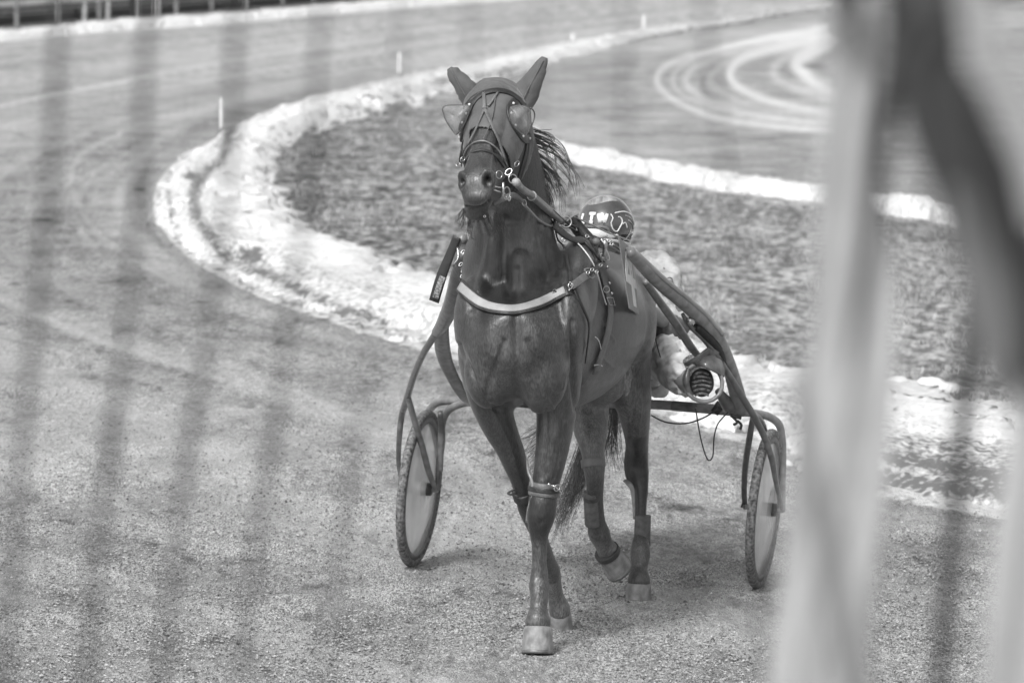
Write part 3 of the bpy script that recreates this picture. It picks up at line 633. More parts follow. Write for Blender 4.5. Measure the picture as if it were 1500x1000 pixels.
for _ in range(34):      # soften the joins between the muscle masses of trunk and shoulders only
    acc = np.stack([np.bincount(ed[:, 0], co[ed[:, 1], k_], len(co)) + np.bincount(ed[:, 1], co[ed[:, 0], k_], len(co)) for k_ in range(3)], 1)
    co = co + (acc / deg - co) * wsm * .8
setco(hm, co); no_ = getno(hm)
setco(hm, co + no_ * dsp[:, None])
# coat tone: lighter over ribs and rump, dark lower legs, dark nostrils
tone = np.full(len(co), 1.0)
headf = co[:, 1] < 18.42
tone *= 1 - .93 * np.clip(1.6 * np.exp(-((px_ - 715) / 7.5) ** 2 - ((py_ - 264) / 10) ** 2), 0, 1) * headf
tone *= 1 - .9 * np.clip(1.5 * np.exp(-((px_ - 674) / 4.5) ** 2 - ((py_ - 267) / 9) ** 2), 0, 1) * headf
tone *= 1 - .85 * np.exp(-(dpoly(px_, py_, smooth_px([(681, 302), (690, 306), (702, 305), (713, 300), (722, 290), (727, 280)], 4)) / 1.6) ** 2) * headf  # mouth groove shade put into the tone to deepen it
tone *= 1 + 1.3 * np.exp(-(dpoly(px_, py_, smooth_px([(684, 297), (692, 301), (702, 300), (712, 295)], 4)) / 2.0) ** 2) * headf
tone *= 1 + .8 * np.exp(-((np.hypot((px_ - 714) / 9.5, (py_ - 263) / 13) - 1.25) / .22) ** 2) * headf  # highlight round the nostril rim put into the coat colour
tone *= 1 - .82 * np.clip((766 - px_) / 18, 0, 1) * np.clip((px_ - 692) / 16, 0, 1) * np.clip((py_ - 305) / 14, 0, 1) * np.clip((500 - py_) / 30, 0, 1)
tone *= np.where(px_ < 900, 1 - .6 * np.clip((py_ - 672) / 40, 0, 1) * np.clip((800 - py_) / 30, 0, 1), 1.0)
tone *= np.where(px_ > 905, 1 - .62 * np.clip((55 - np.abs(py_ - 705)) / 25, 0, 1), 1.0)
tone *= 1 + .35 * np.exp(-((py_ - 280) / 18) ** 2) * (co[:, 1] < 18.36) * (px_ < 730)
tone *= np.where((py_ > 792) & (co[:, 2] < .5), 1.35, 1.0)
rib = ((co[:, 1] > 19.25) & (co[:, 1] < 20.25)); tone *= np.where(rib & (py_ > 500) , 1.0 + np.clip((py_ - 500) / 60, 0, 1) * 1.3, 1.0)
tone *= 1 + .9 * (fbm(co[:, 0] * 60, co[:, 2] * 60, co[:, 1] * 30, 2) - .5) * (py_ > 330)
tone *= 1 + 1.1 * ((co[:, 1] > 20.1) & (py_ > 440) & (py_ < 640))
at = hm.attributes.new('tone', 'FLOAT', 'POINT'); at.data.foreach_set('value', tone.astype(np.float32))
def coat_mat():
    m = mat('coat', .038, .36, var=.22, scale=7, bump=.3, bscale=170, stretch=(1, 1, .22), sheen=.10, spec=.7, coat=.10)
    t = m.node_tree; n = t.nodes; L = t.links; b = n['Principled BSDF']; src = b.inputs['Base Color'].links[0].from_socket
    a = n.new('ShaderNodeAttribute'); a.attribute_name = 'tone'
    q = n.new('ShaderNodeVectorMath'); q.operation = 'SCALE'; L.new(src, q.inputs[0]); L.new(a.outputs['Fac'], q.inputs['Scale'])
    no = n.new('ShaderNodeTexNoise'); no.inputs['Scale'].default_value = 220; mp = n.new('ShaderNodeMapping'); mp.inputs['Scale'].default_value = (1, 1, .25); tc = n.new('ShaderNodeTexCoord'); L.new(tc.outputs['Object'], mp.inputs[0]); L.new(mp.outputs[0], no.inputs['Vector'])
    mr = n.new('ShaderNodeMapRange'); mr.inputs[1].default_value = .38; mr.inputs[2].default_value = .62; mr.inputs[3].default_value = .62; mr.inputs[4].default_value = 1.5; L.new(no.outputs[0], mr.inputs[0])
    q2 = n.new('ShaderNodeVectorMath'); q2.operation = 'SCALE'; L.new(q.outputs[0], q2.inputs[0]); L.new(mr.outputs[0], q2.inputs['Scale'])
    L.new(q2.outputs[0], b.inputs['Base Color']); b.inputs['Sheen Roughness'].default_value = .35
    mr2 = n.new('ShaderNodeMapRange'); mr2.inputs[3].default_value = .33; mr2.inputs[4].default_value = .58; L.new(no.outputs[0], mr2.inputs[0]); L.new(mr2.outputs[0], b.inputs['Roughness'])
    return m
M['coat'] = coat_mat()
horse = empty('horse', G(850, 900)); tag(horse, 'dark trotting horse in a hood and blinkers pulling the two-wheeled cart towards the viewer', 'horse')
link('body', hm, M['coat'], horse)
co = getco(hm); no_ = getno(hm)
fcs = [tuple(p.vertices) for p in hm.polygons]
BV = BVHTree.FromPolygons([tuple(v) for v in co], fcs)
CAM = Vector((0, 0, CAMH))
def hit(px, py, off=.0):
    d = ray(px, py).normalized(); h = BV.ray_cast(CAM, d)
    if h[0] is None: return None, None
    return h[0] + h[1] * off, h[1]
def drape(pl, off=.003):
    """points and normals lying on the horse under a picture-space curve"""
    P_, N_ = [], []
    for a, b_ in pl:
        p, n_ = hit(a, b_, off)
        if p is None:
            q = P(a, b_, P_[-1].y if P_ else 18.9); h = BV.find_nearest(q); p, n_ = h[0] + h[1] * off, h[1]
        P_.append(p); N_.append(n_)
    # smooth the normals
    S_ = [sum((N_[max(0, min(len(N_) - 1, i + k_))] for k_ in (-3, -2, -1, 0, 1, 2, 3)), Vector()).normalized() for i in range(len(N_))]
    if len(P_) > 12:
        for _ in range(3): P_ = [P_[0]] + [(P_[i - 1] + P_[i] * 2 + P_[i + 1]) / 4 for i in range(1, len(P_) - 1)] + [P_[-1]]
    return P_, S_
def px_pts(pl, k_=4): return [tuple(q) for q in smooth_px(pl, k_)]

# ---- hooves
def hoof(pt, pb, wt, wb, dt, db, name='hoof', nrm=None, tilt=None):
    mb = MB(); pt, pb = Vector(pt), Vector(pb)
    mb.tube([pt, pt.lerp(pb, .12), pt.lerp(pb, .5), pt.lerp(pb, .93), pb], [wt * .9, wt * 1.03, (wt + wb) / 2, wb, wb * .96], n=28, b=[dt * .9, dt * 1.03, (dt + db) / 2, db, db * .96], side=V_, interp=2)
    me = mb.mesh('hoof'); return me
def addhoof(top, bot, Yt, Yb, wt, wb):
    a, b_ = P(top[0], top[1], Yt), P(bot[0], bot[1], Yb); s = depth(a) / FPX / 2
    o = link('hoof', hoof(a, b_, wt * s, wb * s, wt * s * 1.05, wb * s * 1.15), M['hoof'], horse); o.data.set_sharp_from_angle(angle=R(50))
    mb = MB(); up_ = (a - b_).normalized(); mb.tube([b_ + up_ * .008, b_ - up_ * .006], [wb * s * .99, wb * s * .99], n=28, b=[wb * s * 1.17] * 2, side=V_)
    sh = link("shoe", mb.mesh("shoe"), M["shoe"], o); sh.matrix_parent_inverse = Matrix.Identity(4)
    return o
addhoof((788, 917), (787, 955), 18.71, 18.69, 41, 47)
addhoof((820, 896), (823, 923), 19.38, 19.41, 31, 34)
addhoof((936, 853), (935, 878), 20.30, 20.30, 35, 39)
addhoof((889, 806), (906, 832), 20.16, 20.22, 32, 42)

# ---- hood: a second skin lifted off the head, with an opening for the nose
px_, py_, _ = project(co[:, 0], co[:, 1], co[:, 2])
nose_edge = smooth_px([(640, 262), (676, 250), (680, 232), (687, 216), (700, 209), (714, 209), (727, 219), (738, 238), (752, 262), (764, 285), (800, 285)], 5)
lim = np.interp(px_, nose_edge[:, 0], nose_edge[:, 1])
cd = (co - np.array(P(724, 190, 18.66))); hd = np.sqrt((cd[:, 0] / .17) ** 2 + (cd[:, 1] / .24) ** 2 + (cd[:, 2] / .24) ** 2)
sel = (py_ < lim) & (hd < 1.0) & (co[:, 1] < 18.98)
idx = -np.ones(len(co), int); fs = [f for f in fcs if all(sel[v] for v in f)]; used = sorted({v for f in fs for v in f})
for i, v in enumerate(used): idx[v] = i
u = np.array(used); wr = (fbm(co[u, 0] * 16, co[u, 2] * 9 + co[u, 0] * 10, co[u, 1] * 10) - .5) * .016
hv = co[u] + no_[u] * (.006 + wr)[:, None]
hoodm = np_mesh('hood', hv, idx[np.array(fs)])
hood = link('hood', hoodm, M['hood'], horse); so_ = hood.modifiers.new('s', 'SOLIDIFY'); so_.thickness = .004; so_.offset = 1
def earcover(secs, name='ear_cover'):
    mb = MB(); limb(mb, secs, side=HS, n=20)
    va = np.array(mb.v); wv = (fbm(va[:, 0] * 30 + va[:, 2] * 25, va[:, 2] * 45, 1) - .5) * .012; va[:, 0] += wv; va[:, 2] += wv; mb.v = [tuple(q) for q in va]
    o = link(name, mb.mesh(name), M['hood'], hood); o.matrix_parent_inverse = Matrix.Identity(4); return o
earcover([(700, 152, 18.75, 44, .045), (690, 140, 18.75, 40, .04), (681, 128, 18.74, 32, .034), (671, 116, 18.74, 26, .028), (663, 105, 18.74, 19, .02), (659, 99, 18.74, 9, .008)])
earcover([(755, 152, 18.75, 50, .045), (769, 138, 18.75, 42, .04), (779, 122, 18.74, 33, .034), (787, 107, 18.74, 25, .028), (794, 93, 18.74, 18, .02), (798, 84, 18.74, 9, .008)])
for q_ in ([(687, 150, 18.705), (676, 130, 18.705), (666, 112, 18.71), (660, 101, 18.72)], [(764, 150, 18.70), (776, 126, 18.705), (788, 104, 18.71), (796, 88, 18.72)]):
    mb = MB(); mb.tube([P(*s_) for s_ in q_], .0022, n=6); mb.build('ear_seam', M['leather_grey'], hood)
mb = MB(); pp, nn = drape(px_pts([(725, 146), (722, 170), (716, 190), (708, 208)], 4), .016); mb.tube(pp, .0022, n=6, interp=1); mb.build('seam', M['leather_grey'], hood)
mb = MB(); pp, nn = drape(px_pts([(683, 160), (693, 146), (707, 138), (725, 134), (745, 138), (760, 147), (771, 161)]), .010); mb.tube(pp, .006, n=8, interp=1); pp, nn = drape(px_pts([(690, 166), (700, 148), (715, 139), (732, 137), (750, 143), (764, 158)]), .012); mb.strap(pp, nn, .028, .008, interp=1)
o = mb.build('brow_roll', M['leather'], hood); o.matrix_parent_inverse = Matrix.Identity(4)
mb = MB(); pp, nn = drape([q for q in px_pts([(678, 246), (682, 230), (688, 217), (700, 210), (714, 210), (726, 219), (736, 236), (748, 258)])], .011); mb.tube(pp, .0035, n=6, interp=1)
o = mb.build('hem', M['frame_grey'], hood); o.matrix_parent_inverse = Matrix.Identity(4)

# ---- hair
def hair(name, strands, m, parent, r0=.0014, seg=10, n=3):
    mb = MB()
    for pts in strands:
        k_ = len(pts); q, _, _ = resample([Vector(p) for p in pts], [1] * k_, [1] * k_, 4); L_ = len(q)
        mb.tube(q, [r0 * (1 - .75 * i / L_) for i in range(L_)], n=n, interp=1, cap=False)
    return mb.build(name, m, parent)
def lock(pl, Y, n_, spread0, spread1, dy=.03, r0=.0012, wave=2.0):
    """n_ hairs following a picture-space curve, fanned out"""
    out_ = []
    for i in range(n_):
        g0, g1 = random.gauss(0, 1), random.gauss(0, 1); h0, h1 = random.gauss(0, 1), random.gauss(0, 1); ph = random.uniform(0, 6.28); cut = random.uniform(.65, 1.0); yy = random.gauss(0, dy)
        m_ = len(pl); pts = []
        for j, (a, b_) in enumerate(pl):
            t = j / (m_ - 1); s = spread0 + (spread1 - spread0) * t
            if t > cut + .2: break
            wv = wave * t * math.sin(ph + 5 * t)
            pts.append(P(a + (g0 * (1 - t) + g1 * t) * s + wv, b_ + (h0 * (1 - t) + h1 * t) * s * .8 + wv * .5, (Y[0] + (Y[1] - Y[0]) * t if isinstance(Y, tuple) else Y) + yy * (.3 + t)))
        if len(pts) > 2: out_.append(pts)
    return out_
st = []
for k_ in range(70):      # mane: loose locks blown out to the right of the neck
    t = random.random() ** .8; x0, y0 = 770 + 6 * t + random.uniform(-8, 3), 184 + 112 * t; L_ = (98 - 52 * t) * random.uniform(.45, 1.1); an = R(22 + 30 * t + random.uniform(-14, 12)); cv = random.uniform(.05, .4)
    pl = [(x0, y0), (x0 + L_ * .3 * math.cos(an), y0 + L_ * .26 * math.sin(an)), (x0 + L_ * .62 * math.cos(an), y0 + L_ * .74 * math.sin(an)), (x0 + L_ * .84 * math.cos(an + cv * .5), y0 + L_ * 1.15 * math.sin(an + cv * .5)), (x0 + L_ * .95 * math.cos(an + cv), y0 + L_ * 1.5 * math.sin(an + cv))]
    st += lock(pl, (18.90, 18.95), random.choice((5, 8, 12)), 3.4, .6 + 1.4 * random.random(), .05, wave=2.5)
st += lock([(763, 180), (772, 220), (782, 262), (790, 292)], 18.94, 110, 6, 5, .05)
st += lock([(773, 192), (800, 196), (812, 204), (805, 214)], 18.9, 4, 3, 3); st += lock([(775, 190), (790, 190), (810, 188)], 18.9, 3, 2, 3)
hair('mane', st, M['hair'], horse)
st = []
for x0, y0, x1, y1 in ((682, 308, 676, 334), (690, 315, 688, 342), (700, 318, 702, 335), (680, 305, 670, 325), (694, 316, 690, 348), (708, 318, 716, 338), (718, 318, 726, 345), (735, 315, 742, 345), (726, 312, 732, 335)):
    for _ in range(3): st += lock([(x0 + random.uniform(-3, 3), y0), ((x0 + x1) / 2 + random.uniform(-4, 2), (y0 + y1) / 2), (x1 + random.uniform(-3, 3), y1), (x1 + random.uniform(-6, 6), y1 + 4)], (18.30, 18.42), 4, 1.5, 3.0, .02, wave=4)
hair('beard', st, M['hair'], horse, r0=.0011)
st = []
st += lock([(885, 400), (886, 470), (880, 560), (870, 640), (845, 720), (822, 768)], (21.0, 20.9), 110, 5, 7, .05, wave=4)
for pl in ([(884, 420), (884, 520), (868, 620), (838, 700), (815, 760)], [(884, 420), (880, 540), (860, 640), (845, 720), (828, 752)], [(884, 420), (876, 530), (846, 600), (790, 650), (772, 668)], [(884, 420), (870, 520), (830, 600), (785, 632), (768, 645)],
           [(884, 420), (870, 520), (835, 620), (790, 672), (778, 690)], [(886, 430), (892, 540), (893, 600), (886, 660), (878, 690)], [(888, 430), (896, 540), (902, 610), (900, 660), (905, 690)], [(888, 430), (897, 560), (898, 620), (895, 660)], [(884, 430), (872, 600), (850, 690), (830, 740), (818, 785)], [(884, 430), (868, 600), (842, 690), (822, 730), (808, 765)]):
    st += lock(pl, (21.0, 20.75), 46, 4, 6.5, .05, wave=6)
hair('tail', st, M['hair'], horse, r0=.0016)
mb = MB(); mb.tube([P(884, 395, 20.95), P(886, 430, 21.05), P(886, 480, 21.08), P(884, 520, 21.05)], [.04, .035, .03, .02], n=12); mb.build('dock', M['coat'], horse)

# ---- leg boots and straps
def wrap(name, c, ax, r, b_, h, m, bulge=0.):
    c = Vector(c); ax = Vector(ax).normalized(); mb = MB()
    mb.tube([c - ax * h, c - ax * h * .95, c, c + ax * h * .95, c + ax * h], [r * .93, r, r * (1 + bulge), r, r * .93], n=24, b=[b_ * .93, b_, b_ * (1 + bulge), b_, b_ * .93], side=V_, interp=2)
    return mb
def legboot(px, py, Y, w_, dep, hpx, name='leg_boot', m='boot', ax=(0, 0, 1), straps=2, strapoff=.5):
    p, r, b_ = sec(px, py, Y, w_, dep); h = hpx / 2 / FPX * depth(p)
    o = link(name, wrap(name, p, ax, r, b_, h, m).mesh(name), M[m], horse)
    for i in range(straps):
        q = p + Vector(ax).normalized() * h * (strapoff if i == 0 else -strapoff)
        s_ = link('strap', wrap('strap', q, ax, r * 1.05, b_ * 1.05, .009, 'leather').mesh('strap'), M['leather'], o); s_.matrix_parent_inverse = Matrix.Identity(4)
    return o
ka = P(795, 730, 18.77) - P(792, 758, 18.77)
ko = legboot(797, 716, 18.775, 46, .064, 19, 'knee_boot', 'leather_grey', ka, 1, 0)
mb = MB(); bp_ = P(816, 714, 18.70); mb.ring(bp_, (.5, -1, 0), .014, .0022, 14, 6, sq=.8); mb.tube([P(806, 710, 18.70), P(814, 713, 18.69), P(822, 722, 18.72)], .003, n=6); mb.ell(P(804, 709, 18.695), .006)
o = mb.build('buckle', M['steel'], ko); o.matrix_parent_inverse = Matrix.Identity(4)
mb = MB(); mb.tube([P(772, 672, 18.8), P(774, 690, 18.76), P(779, 704, 18.74), P(781, 722, 18.74), P(774, 745, 18.76), P(771, 765, 18.78)], [.004, .006, .007, .006, .006, .004], n=8)
o = mb.build('knee_boot_edge', M['frame_grey'], ko); o.matrix_parent_inverse = Matrix.Identity(4)
k2 = legboot(768, 722, 18.93, 35, .060, 12, 'knee_boot', 'leather', P(761, 695, 18.9) - P(776, 745, 18.97), 0)
mb = MB(); mb.tube([P(756, 722, 18.88), P(749, 724, 18.87), P(744, 722, 18.87), P(748, 719, 18.87), P(754, 716, 18.87)], .0045, n=7); mb.tube([P(752, 724, 18.87), P(760, 728, 18.86)], .004, n=6)
o = mb.build('buckle', M['leather'], k2); o.matrix_parent_inverse = Matrix.Identity(4)
legboot(941, 778, 20.41, 24, .043, 46, 'shin_boot', 'boot', (0.03, 0, 1), 1, -.75)
legboot(868, 744, 20.055, 25, .044, 50, 'shin_boot', 'boot', P(871, 700, 20.02) - P(874, 765, 20.08), 1, .7)
legboot(869, 678, 20.02, 36, .068, 12, 'hock_strap', 'leather_grey', P(866, 650, 20.05) - P(871, 700, 20.02), 0)
mb = wrap('bell', P(890, 809, 20.165), P(882, 796, 20.14) - P(906, 832, 20.22), .056, .058, .012, 'boot'); mb.build('bell_boot', M['leather'], horse)
mb = MB(); mb.tube([P(915, 703, 20.47), P(921, 708, 20.45), P(926, 716, 20.44), P(928, 735, 20.42), P(929, 760, 20.40)], [.010, .012, .010, .007, .005], n=8, b=[.004] * 5, side=V_); mb.build('hock_boot', M['frame_grey'], horse)

# ================================================================== BRIDLE
br = empty('bridle', P(724, 190, 18.6)); tag(br, 'black bridle with riveted blinkers and metal bit on the horse head', 'bridle')
def dstrap(name, pl, w_, t, m, parent, off=.004, k_=4, mb=None):
    pp, nn = drape(px_pts(pl, k_), off); q = mb or MB(); q.strap(pp, nn, w_, t, interp=1)
    return q if mb is not None else q.build(name, M[m], parent)
dstrap('crown_strap', [(710, 140), (711, 155), (711, 163)], .014, .005, 'leather_grey', br, .014)
dstrap('face_strap', [(711, 163), (717, 180), (724, 200), (729, 215), (735, 235)], .013, .005, 'leather_grey', br, .013)
dstrap('face_strap', [(728, 140), (722, 150), (716, 160)], .008, .005, 'leather_grey', br, .014)
dstrap('face_strap', [(711, 163), (704, 180), (697, 198), (690, 212)], .010, .004, 'leather_grey', br, .013)
dstrap('cheek_strap', [(767, 205), (766, 225), (760, 245), (755, 262)], .016, .005, 'leather', br, .013)
dstrap('cheek_strap', [(683, 205), (680, 225), (677, 240)], .014, .005, 'leather', br, .012)
dstrap('nose_band', [(680, 238), (690, 226), (702, 221), (716, 223), (729, 232), (737, 245)], .012, .004, 'leather', br, .004)
mb = MB(); pp, nn = drape([(711, 163)], .018); mb.ell(pp[0], (.010, .004, .008)); mb.build('keeper', M['leather_grey'], br)
def blinker(arc, c, r, cup_rot, side):
    pp, nn = drape(px_pts(arc, 5), .014); b = MB(); b.strap(pp, nn, .034, .007, interp=1); o = b.build('blinker', M['leather'], br)
    for i in range(3, len(pp) - 1, max(1, len(pp) // 5)):
        r2 = MB(); r2.ell(pp[i] + nn[i] * .008, .0055, None, 10, 6); q = r2.build('rivet', M['white_pl'], o); q.matrix_parent_inverse = Matrix.Identity(4)
    outl = smooth_px(c[0] + [c[0][0]], 5)[:-1]; Y = c[1]; cx_, cy_ = outl.mean(0); nr = 7; vs = []; fs = []; k_ = len(outl)
    for j in range(nr):
        q_ = 1 - j / nr; bul = math.sqrt(max(0, 1 - q_ * q_)) * r
        for x, y in outl: vs.append(P(cx_ + (x - cx_) * q_, cy_ + (y - cy_) * q_, Y + cup_rot * (x - cx_) / 30 - bul))
    vs.append(P(cx_, cy_, Y - r))
    for j in range(nr - 1):
        for i in range(k_): fs.append((j * k_ + i, j * k_ + (i + 1) % k_, (j + 1) * k_ + (i + 1) % k_, (j + 1) * k_ + i))
    for i in range(k_): fs.append(((nr - 1) * k_ + i, (nr - 1) * k_ + (i + 1) % k_, nr * k_))
    cb = MB(); cb.add(vs, fs); q = cb.build('cup', M['cup'], o); sl_ = q.modifiers.new('s', 'SOLIDIFY'); sl_.thickness = .003
    e_ = MB(); e_.tube([P(x, y, Y + cup_rot * (x - cx_) / 30) for x, y in outl] + [P(outl[0][0], outl[0][1], Y + cup_rot * (outl[0][0] - cx_) / 30)], .0028, n=6, interp=1); e_.build('cup_rim', M['leather_grey'], o)
blinker([(751, 151), (744, 160), (744, 172), (749, 186), (757, 198), (766, 206), (772, 200)], ([(748, 157), (760, 155), (774, 158), (777, 170), (777, 185), (772, 196), (762, 195), (752, 183), (747, 168)], 18.50), .035, .02, 1)
blinker([(695, 151), (692, 163), (688, 174), (681, 186), (673, 197), (668, 203)], ([(648, 160), (653, 155), (670, 154), (687, 156), (686, 168), (680, 182), (670, 196), (665, 194), (653, 176)], 18.53), .03, -.03, -1)
b = MB(); b.tube([P(777, 158, 18.53), P(782, 163, 18.55), P(783, 172, 18.56), P(779, 184, 18.55)], .0028, n=6); b.build('outer_rim', M['leather_grey'], br)
# bit, rings and buckles
def ringp(name, x, y, Y, r, rr, n_=(0, -1, .2), sq=1., m='steel', parent=br):
    b = MB(); b.ring(P(x, y, Y), n_, r, rr, 24, 7, sq=sq); return b.build(name, M[m], parent)
ringp('bit_ring', 751, 262, 18.36, .017, .0024, (.4, -1, .1)); ringp('bit_ring', 745, 252, 18.38, .015, .0024, (-.2, -1, .5), .7)
ringp('buckle', 734, 229, 18.44, .013, .0022, (.6, -1, 0), .6); ringp('buckle', 731, 256, 18.36, .015, .0024, (.8, -1, 0), 1.0); ringp('buckle', 757, 240, 18.50, .014, .0022, (.9, -1, 0), .6)
ringp('buckle', 678, 233, 18.46, .011, .0022, (.6, -1, 0), .7); ringp('buckle', 671, 241, 18.46, .009, .0020, (.2, -1, .6), .8); ringp('buckle', 768, 297, 18.50, .010, .0022, (1, -1, 0), 1.3)
ringp('bit_ring', 742, 283, 18.32, .024, .0026, (1.6, -1, 0), 1.0); ringp('chin_ring', 710, 317, 18.27, .004, .0012)
mb = MB()
mb.tube([P(724, 273, 18.27), P(738, 276, 18.30)], .003, n=7); mb.tube([P(723, 278, 18.27), P(740, 284, 18.30)], .003, n=7); mb.tube([P(737, 267, 18.29), P(737, 289, 18.29)], .0052, n=8)
mb.tube([P(741, 288, 18.30), P(746, 294, 18.31), P(748, 288, 18.31)], .003, n=7); mb.build('bit', M['steel'], br)
mb = MB(); mb.tube([P(722, 300, 18.33), P(735, 293, 18.36), P(750, 286, 18.42), P(762, 292, 18.48), P(768, 300, 18.52)], [.006, .010, .012, .009, .006], n=10); mb.build('chin_strap', M['leather_grey'], br)
dstrap('throat_lash', [(770, 205), (768, 225), (763, 245), (757, 262), (752, 285)], .014, .005, 'leather', br, .014)

# ================================================================== HARNESS
hs = empty('harness', P(870, 360, 19.3)); tag(hs, 'black harness of saddle, breast collar and reins strapped round the horse body', 'harness')
# breast collar: dark backing, pale padded band, small badge
bc_pl = [(676, 419), (683, 428), (694, 438), (710, 448), (728, 453), (750, 455), (770, 452), (790, 445), (810, 436), (832, 425)]
pp, nn = drape(px_pts(bc_pl, 4), .004)
b = MB(); b.strap(pp, nn, .052, .008, interp=1); bc = b.build('breast_collar', M['leather'], hs)
b = MB(); b.strap([p + n_ * .008 for p, n_ in zip(pp, nn)][1:-1], nn[1:-1], .034, .006, interp=1); b.build('padding', M['pad_light'], bc)
b = MB(); q, m_ = drape([(809, 433), (812, 432), (815, 431)], .020); b.strap(q, m_, .016, .003, interp=1); b.build('badge', M['black_pl'], bc)
b = MB(); b.ring(q[1] + m_[1] * .003, m_[1], .009, .0013, 16, 5, sq=.6); b.build('badge_rim', M['steel'], bc)
def ringh(name, x, y, Y, r, rr, n_=(0, -1, .2), sq=1., m='steel', parent=None):
    b = MB(); b.ring(P(x, y, Y), n_, r, rr, 22, 7, sq=sq); return b.build(name, M[m], parent or hs)
def surf(x, y, off=.01): return drape([(x, y)], off)[0][0]
sC = surf(834, 423, .02)
b = MB(); b.ring(sC, (.6, -1, .2), .012, .0025, 18, 7); b.tube([surf(832, 418, .022), surf(836, 424, .026), surf(832, 430, .022)], .0028, n=7); b.build('buckle', M['steel'], bc)
dstrap('trace', [(834, 424), (842, 417), (852, 408), (860, 403)], .030, .006, 'leather_grey', hs, .016)
b = MB(); q0, n0 = drape([(851, 400), (858, 410), (864, 404), (858, 397)], .026); b.tube(q0 + q0[:1], .0045, n=7); b.build('trace_loop', M['leather_grey'], hs)
dstrap('trace', [(856, 404), (864, 396), (870, 390), (876, 384)], .020, .006, 'leather', hs, .022)
for x, y in ((853, 405), (858, 399), (863, 401), (868, 391), (873, 386)):
    b = MB(); b.ring(surf(x, y, .034), (.4, -1, .3), .008, .0018, 14, 5, sq=.7); b.build('buckle', M['steel'], hs)
dstrap('neck_strap', [(818, 330), (823, 345), (828, 360), (833, 385), (834, 405), (834, 422)], .014, .005, 'leather', hs, .008)
b = MB(); b.ring(surf(824, 358, .02), (.3, -1, 0), .010, .0020, 12, 5, sq=.7); b.build('buckle', M['steel'], hs)
dstrap('martingale', [(839, 424), (845, 440), (852, 456), (859, 474), (857, 500), (853, 530)], .016, .005, 'black_pl', hs, .010)
# saddle pad lying over the withers with a pale piped front edge
pad_edge = [(815, 330), (829, 342), (843, 356), (855, 371), (866, 389), (872, 405), (877, 425), (884, 447)]
pp, nn = drape(px_pts(pad_edge, 4), .012); b = MB(); b.tube(pp, .0032, n=6, interp=1); b.build('piping', M['white_pl'], hs)
pp2, nn2 = drape(px_pts([(x + 9, y - 5) for x, y in pad_edge], 4), .006); b = MB(); b.strap(pp2, nn2, .055, .009, interp=1); pad = b.build('saddle_pad', M['leather'], hs)
dstrap('girth', [(874, 368), (877, 385), (881, 405), (886, 428), (891, 452), (888, 480), (880, 510), (868, 545)], .052, .007, 'leather_grey', hs, .010)
for (x, y) in ((884, 396), (886, 418), (889, 432)):
    b = MB(); b.ell(surf(x, y, .022), (.006, .004, .006)); b.build('stud', M['steel'], hs)
b = MB(); b.ring(surf(880, 427, .026), (.4, -1, 0), .013, .0022, 16, 6); b.build('ring', M['steel'], hs)
q, m_ = drape([(881, 438), (885, 448), (893, 449), (890, 438), (881, 438)], .024); b = MB(); b.tube(q, .0018, n=6, interp=1); b.build('buckle', M['steel'], hs)
q, m_ = drape(px_pts([(872, 372), (875, 384), (884, 388), (889, 386), (886, 374)], 3), .026); b = MB(); b.tube(q, .0018, n=6, interp=1); b.build('buckle', M['steel'], hs)
for c in ([(867, 493), (872, 498), (876, 510)], [(866, 533), (873, 532), (878, 534)]):
    q, m_ = drape(c, .014); b = MB(); b.tube(q, .0022, n=6); b.build('strap_end', M['white_pl'], hs)
dstrap('saddle_strap', [(868, 374), (872, 384), (878, 388)], .02, .006, 'leather', hs, .022)
# saddle tree with terrets and the round-headed hitch on its near side
b = MB(); b.tube([P(838, 322, 19.2), P(848, 336, 19.18), P(862, 352, 19.15), P(874, 364, 19.15)], [.022, .026, .026, .02], n=14, b=[.03] * 4); b.build('saddle', M['leather'], hs)
b = MB(); b.tube([P(874, 372, 19.12), P(872, 356, 19.08)], [.009, .011], n=10); b.ell(P(873, 354, 19.07), .0165); b.build('hitch', M['leather_grey'], hs)
b = MB(); b.tube([P(884, 374, 19.13), P(886, 360, 19.10), P(880, 350, 19.10)], [.008, .010, .007], n=10); b.ell(P(886, 358, 19.1), (.012, .012, .02)); b.build('hitch', M['steel'], hs)
for x, y in ((842, 336), (853, 350), (860, 346), (868, 377), (892, 352), (896, 357), (879, 371)):
    b = MB(); b.ring(P(x, y, 19.12), (random.uniform(-.5, .5), -1, .4), .007, .0020, 12, 5); b.ell(P(x + 2, y + 1, 19.12), (.006, .004, .004)); b.build('saddle_fitting', M['steel'], hs)
ringh('terret', 829, 325, 19.0, .022, .0030, (.2, -1, .3)); ringh('terret', 821, 329, 19.0, .010, .0024, (.8, -1, .3))
# off side of the saddle, seen beyond the shoulder at left
b = MB(); b.ell(P(677, 351, 19.28), (.024, .03, .028)); b.tube([P(676, 352, 19.28), P(678, 372, 19.28), P(681, 398, 19.25)], [.026, .022, .015], n=12); b.build('hitch', M['frame_grey'], hs)
b = MB(); b.tube([P(670, 362, 19.22), P(671, 378, 19.2), P(664, 388, 19.2)], .004, n=6); b.build('spring_clip', M['steel'], hs)
for x, y in ((678, 369), (682, 371), (675, 387), (680, 389), (678, 397), (677, 404)):
    b = MB(); b.ring(P(x, y, 19.18), (random.uniform(-.3, .3), -1, .5), .009, .0022, 12, 5, sq=.6); b.build('buckle', M['steel'], hs)
b = MB(); b.tube([P(664, 388, 19.2), P(671, 403, 19.16), P(676, 416, 19.05)], .0035, n=6); b.tube([P(679, 400, 19.2), P(678, 410, 19.12), P(676, 418, 19.0)], .0065, n=6); b.build('trace', M['leather'], hs)
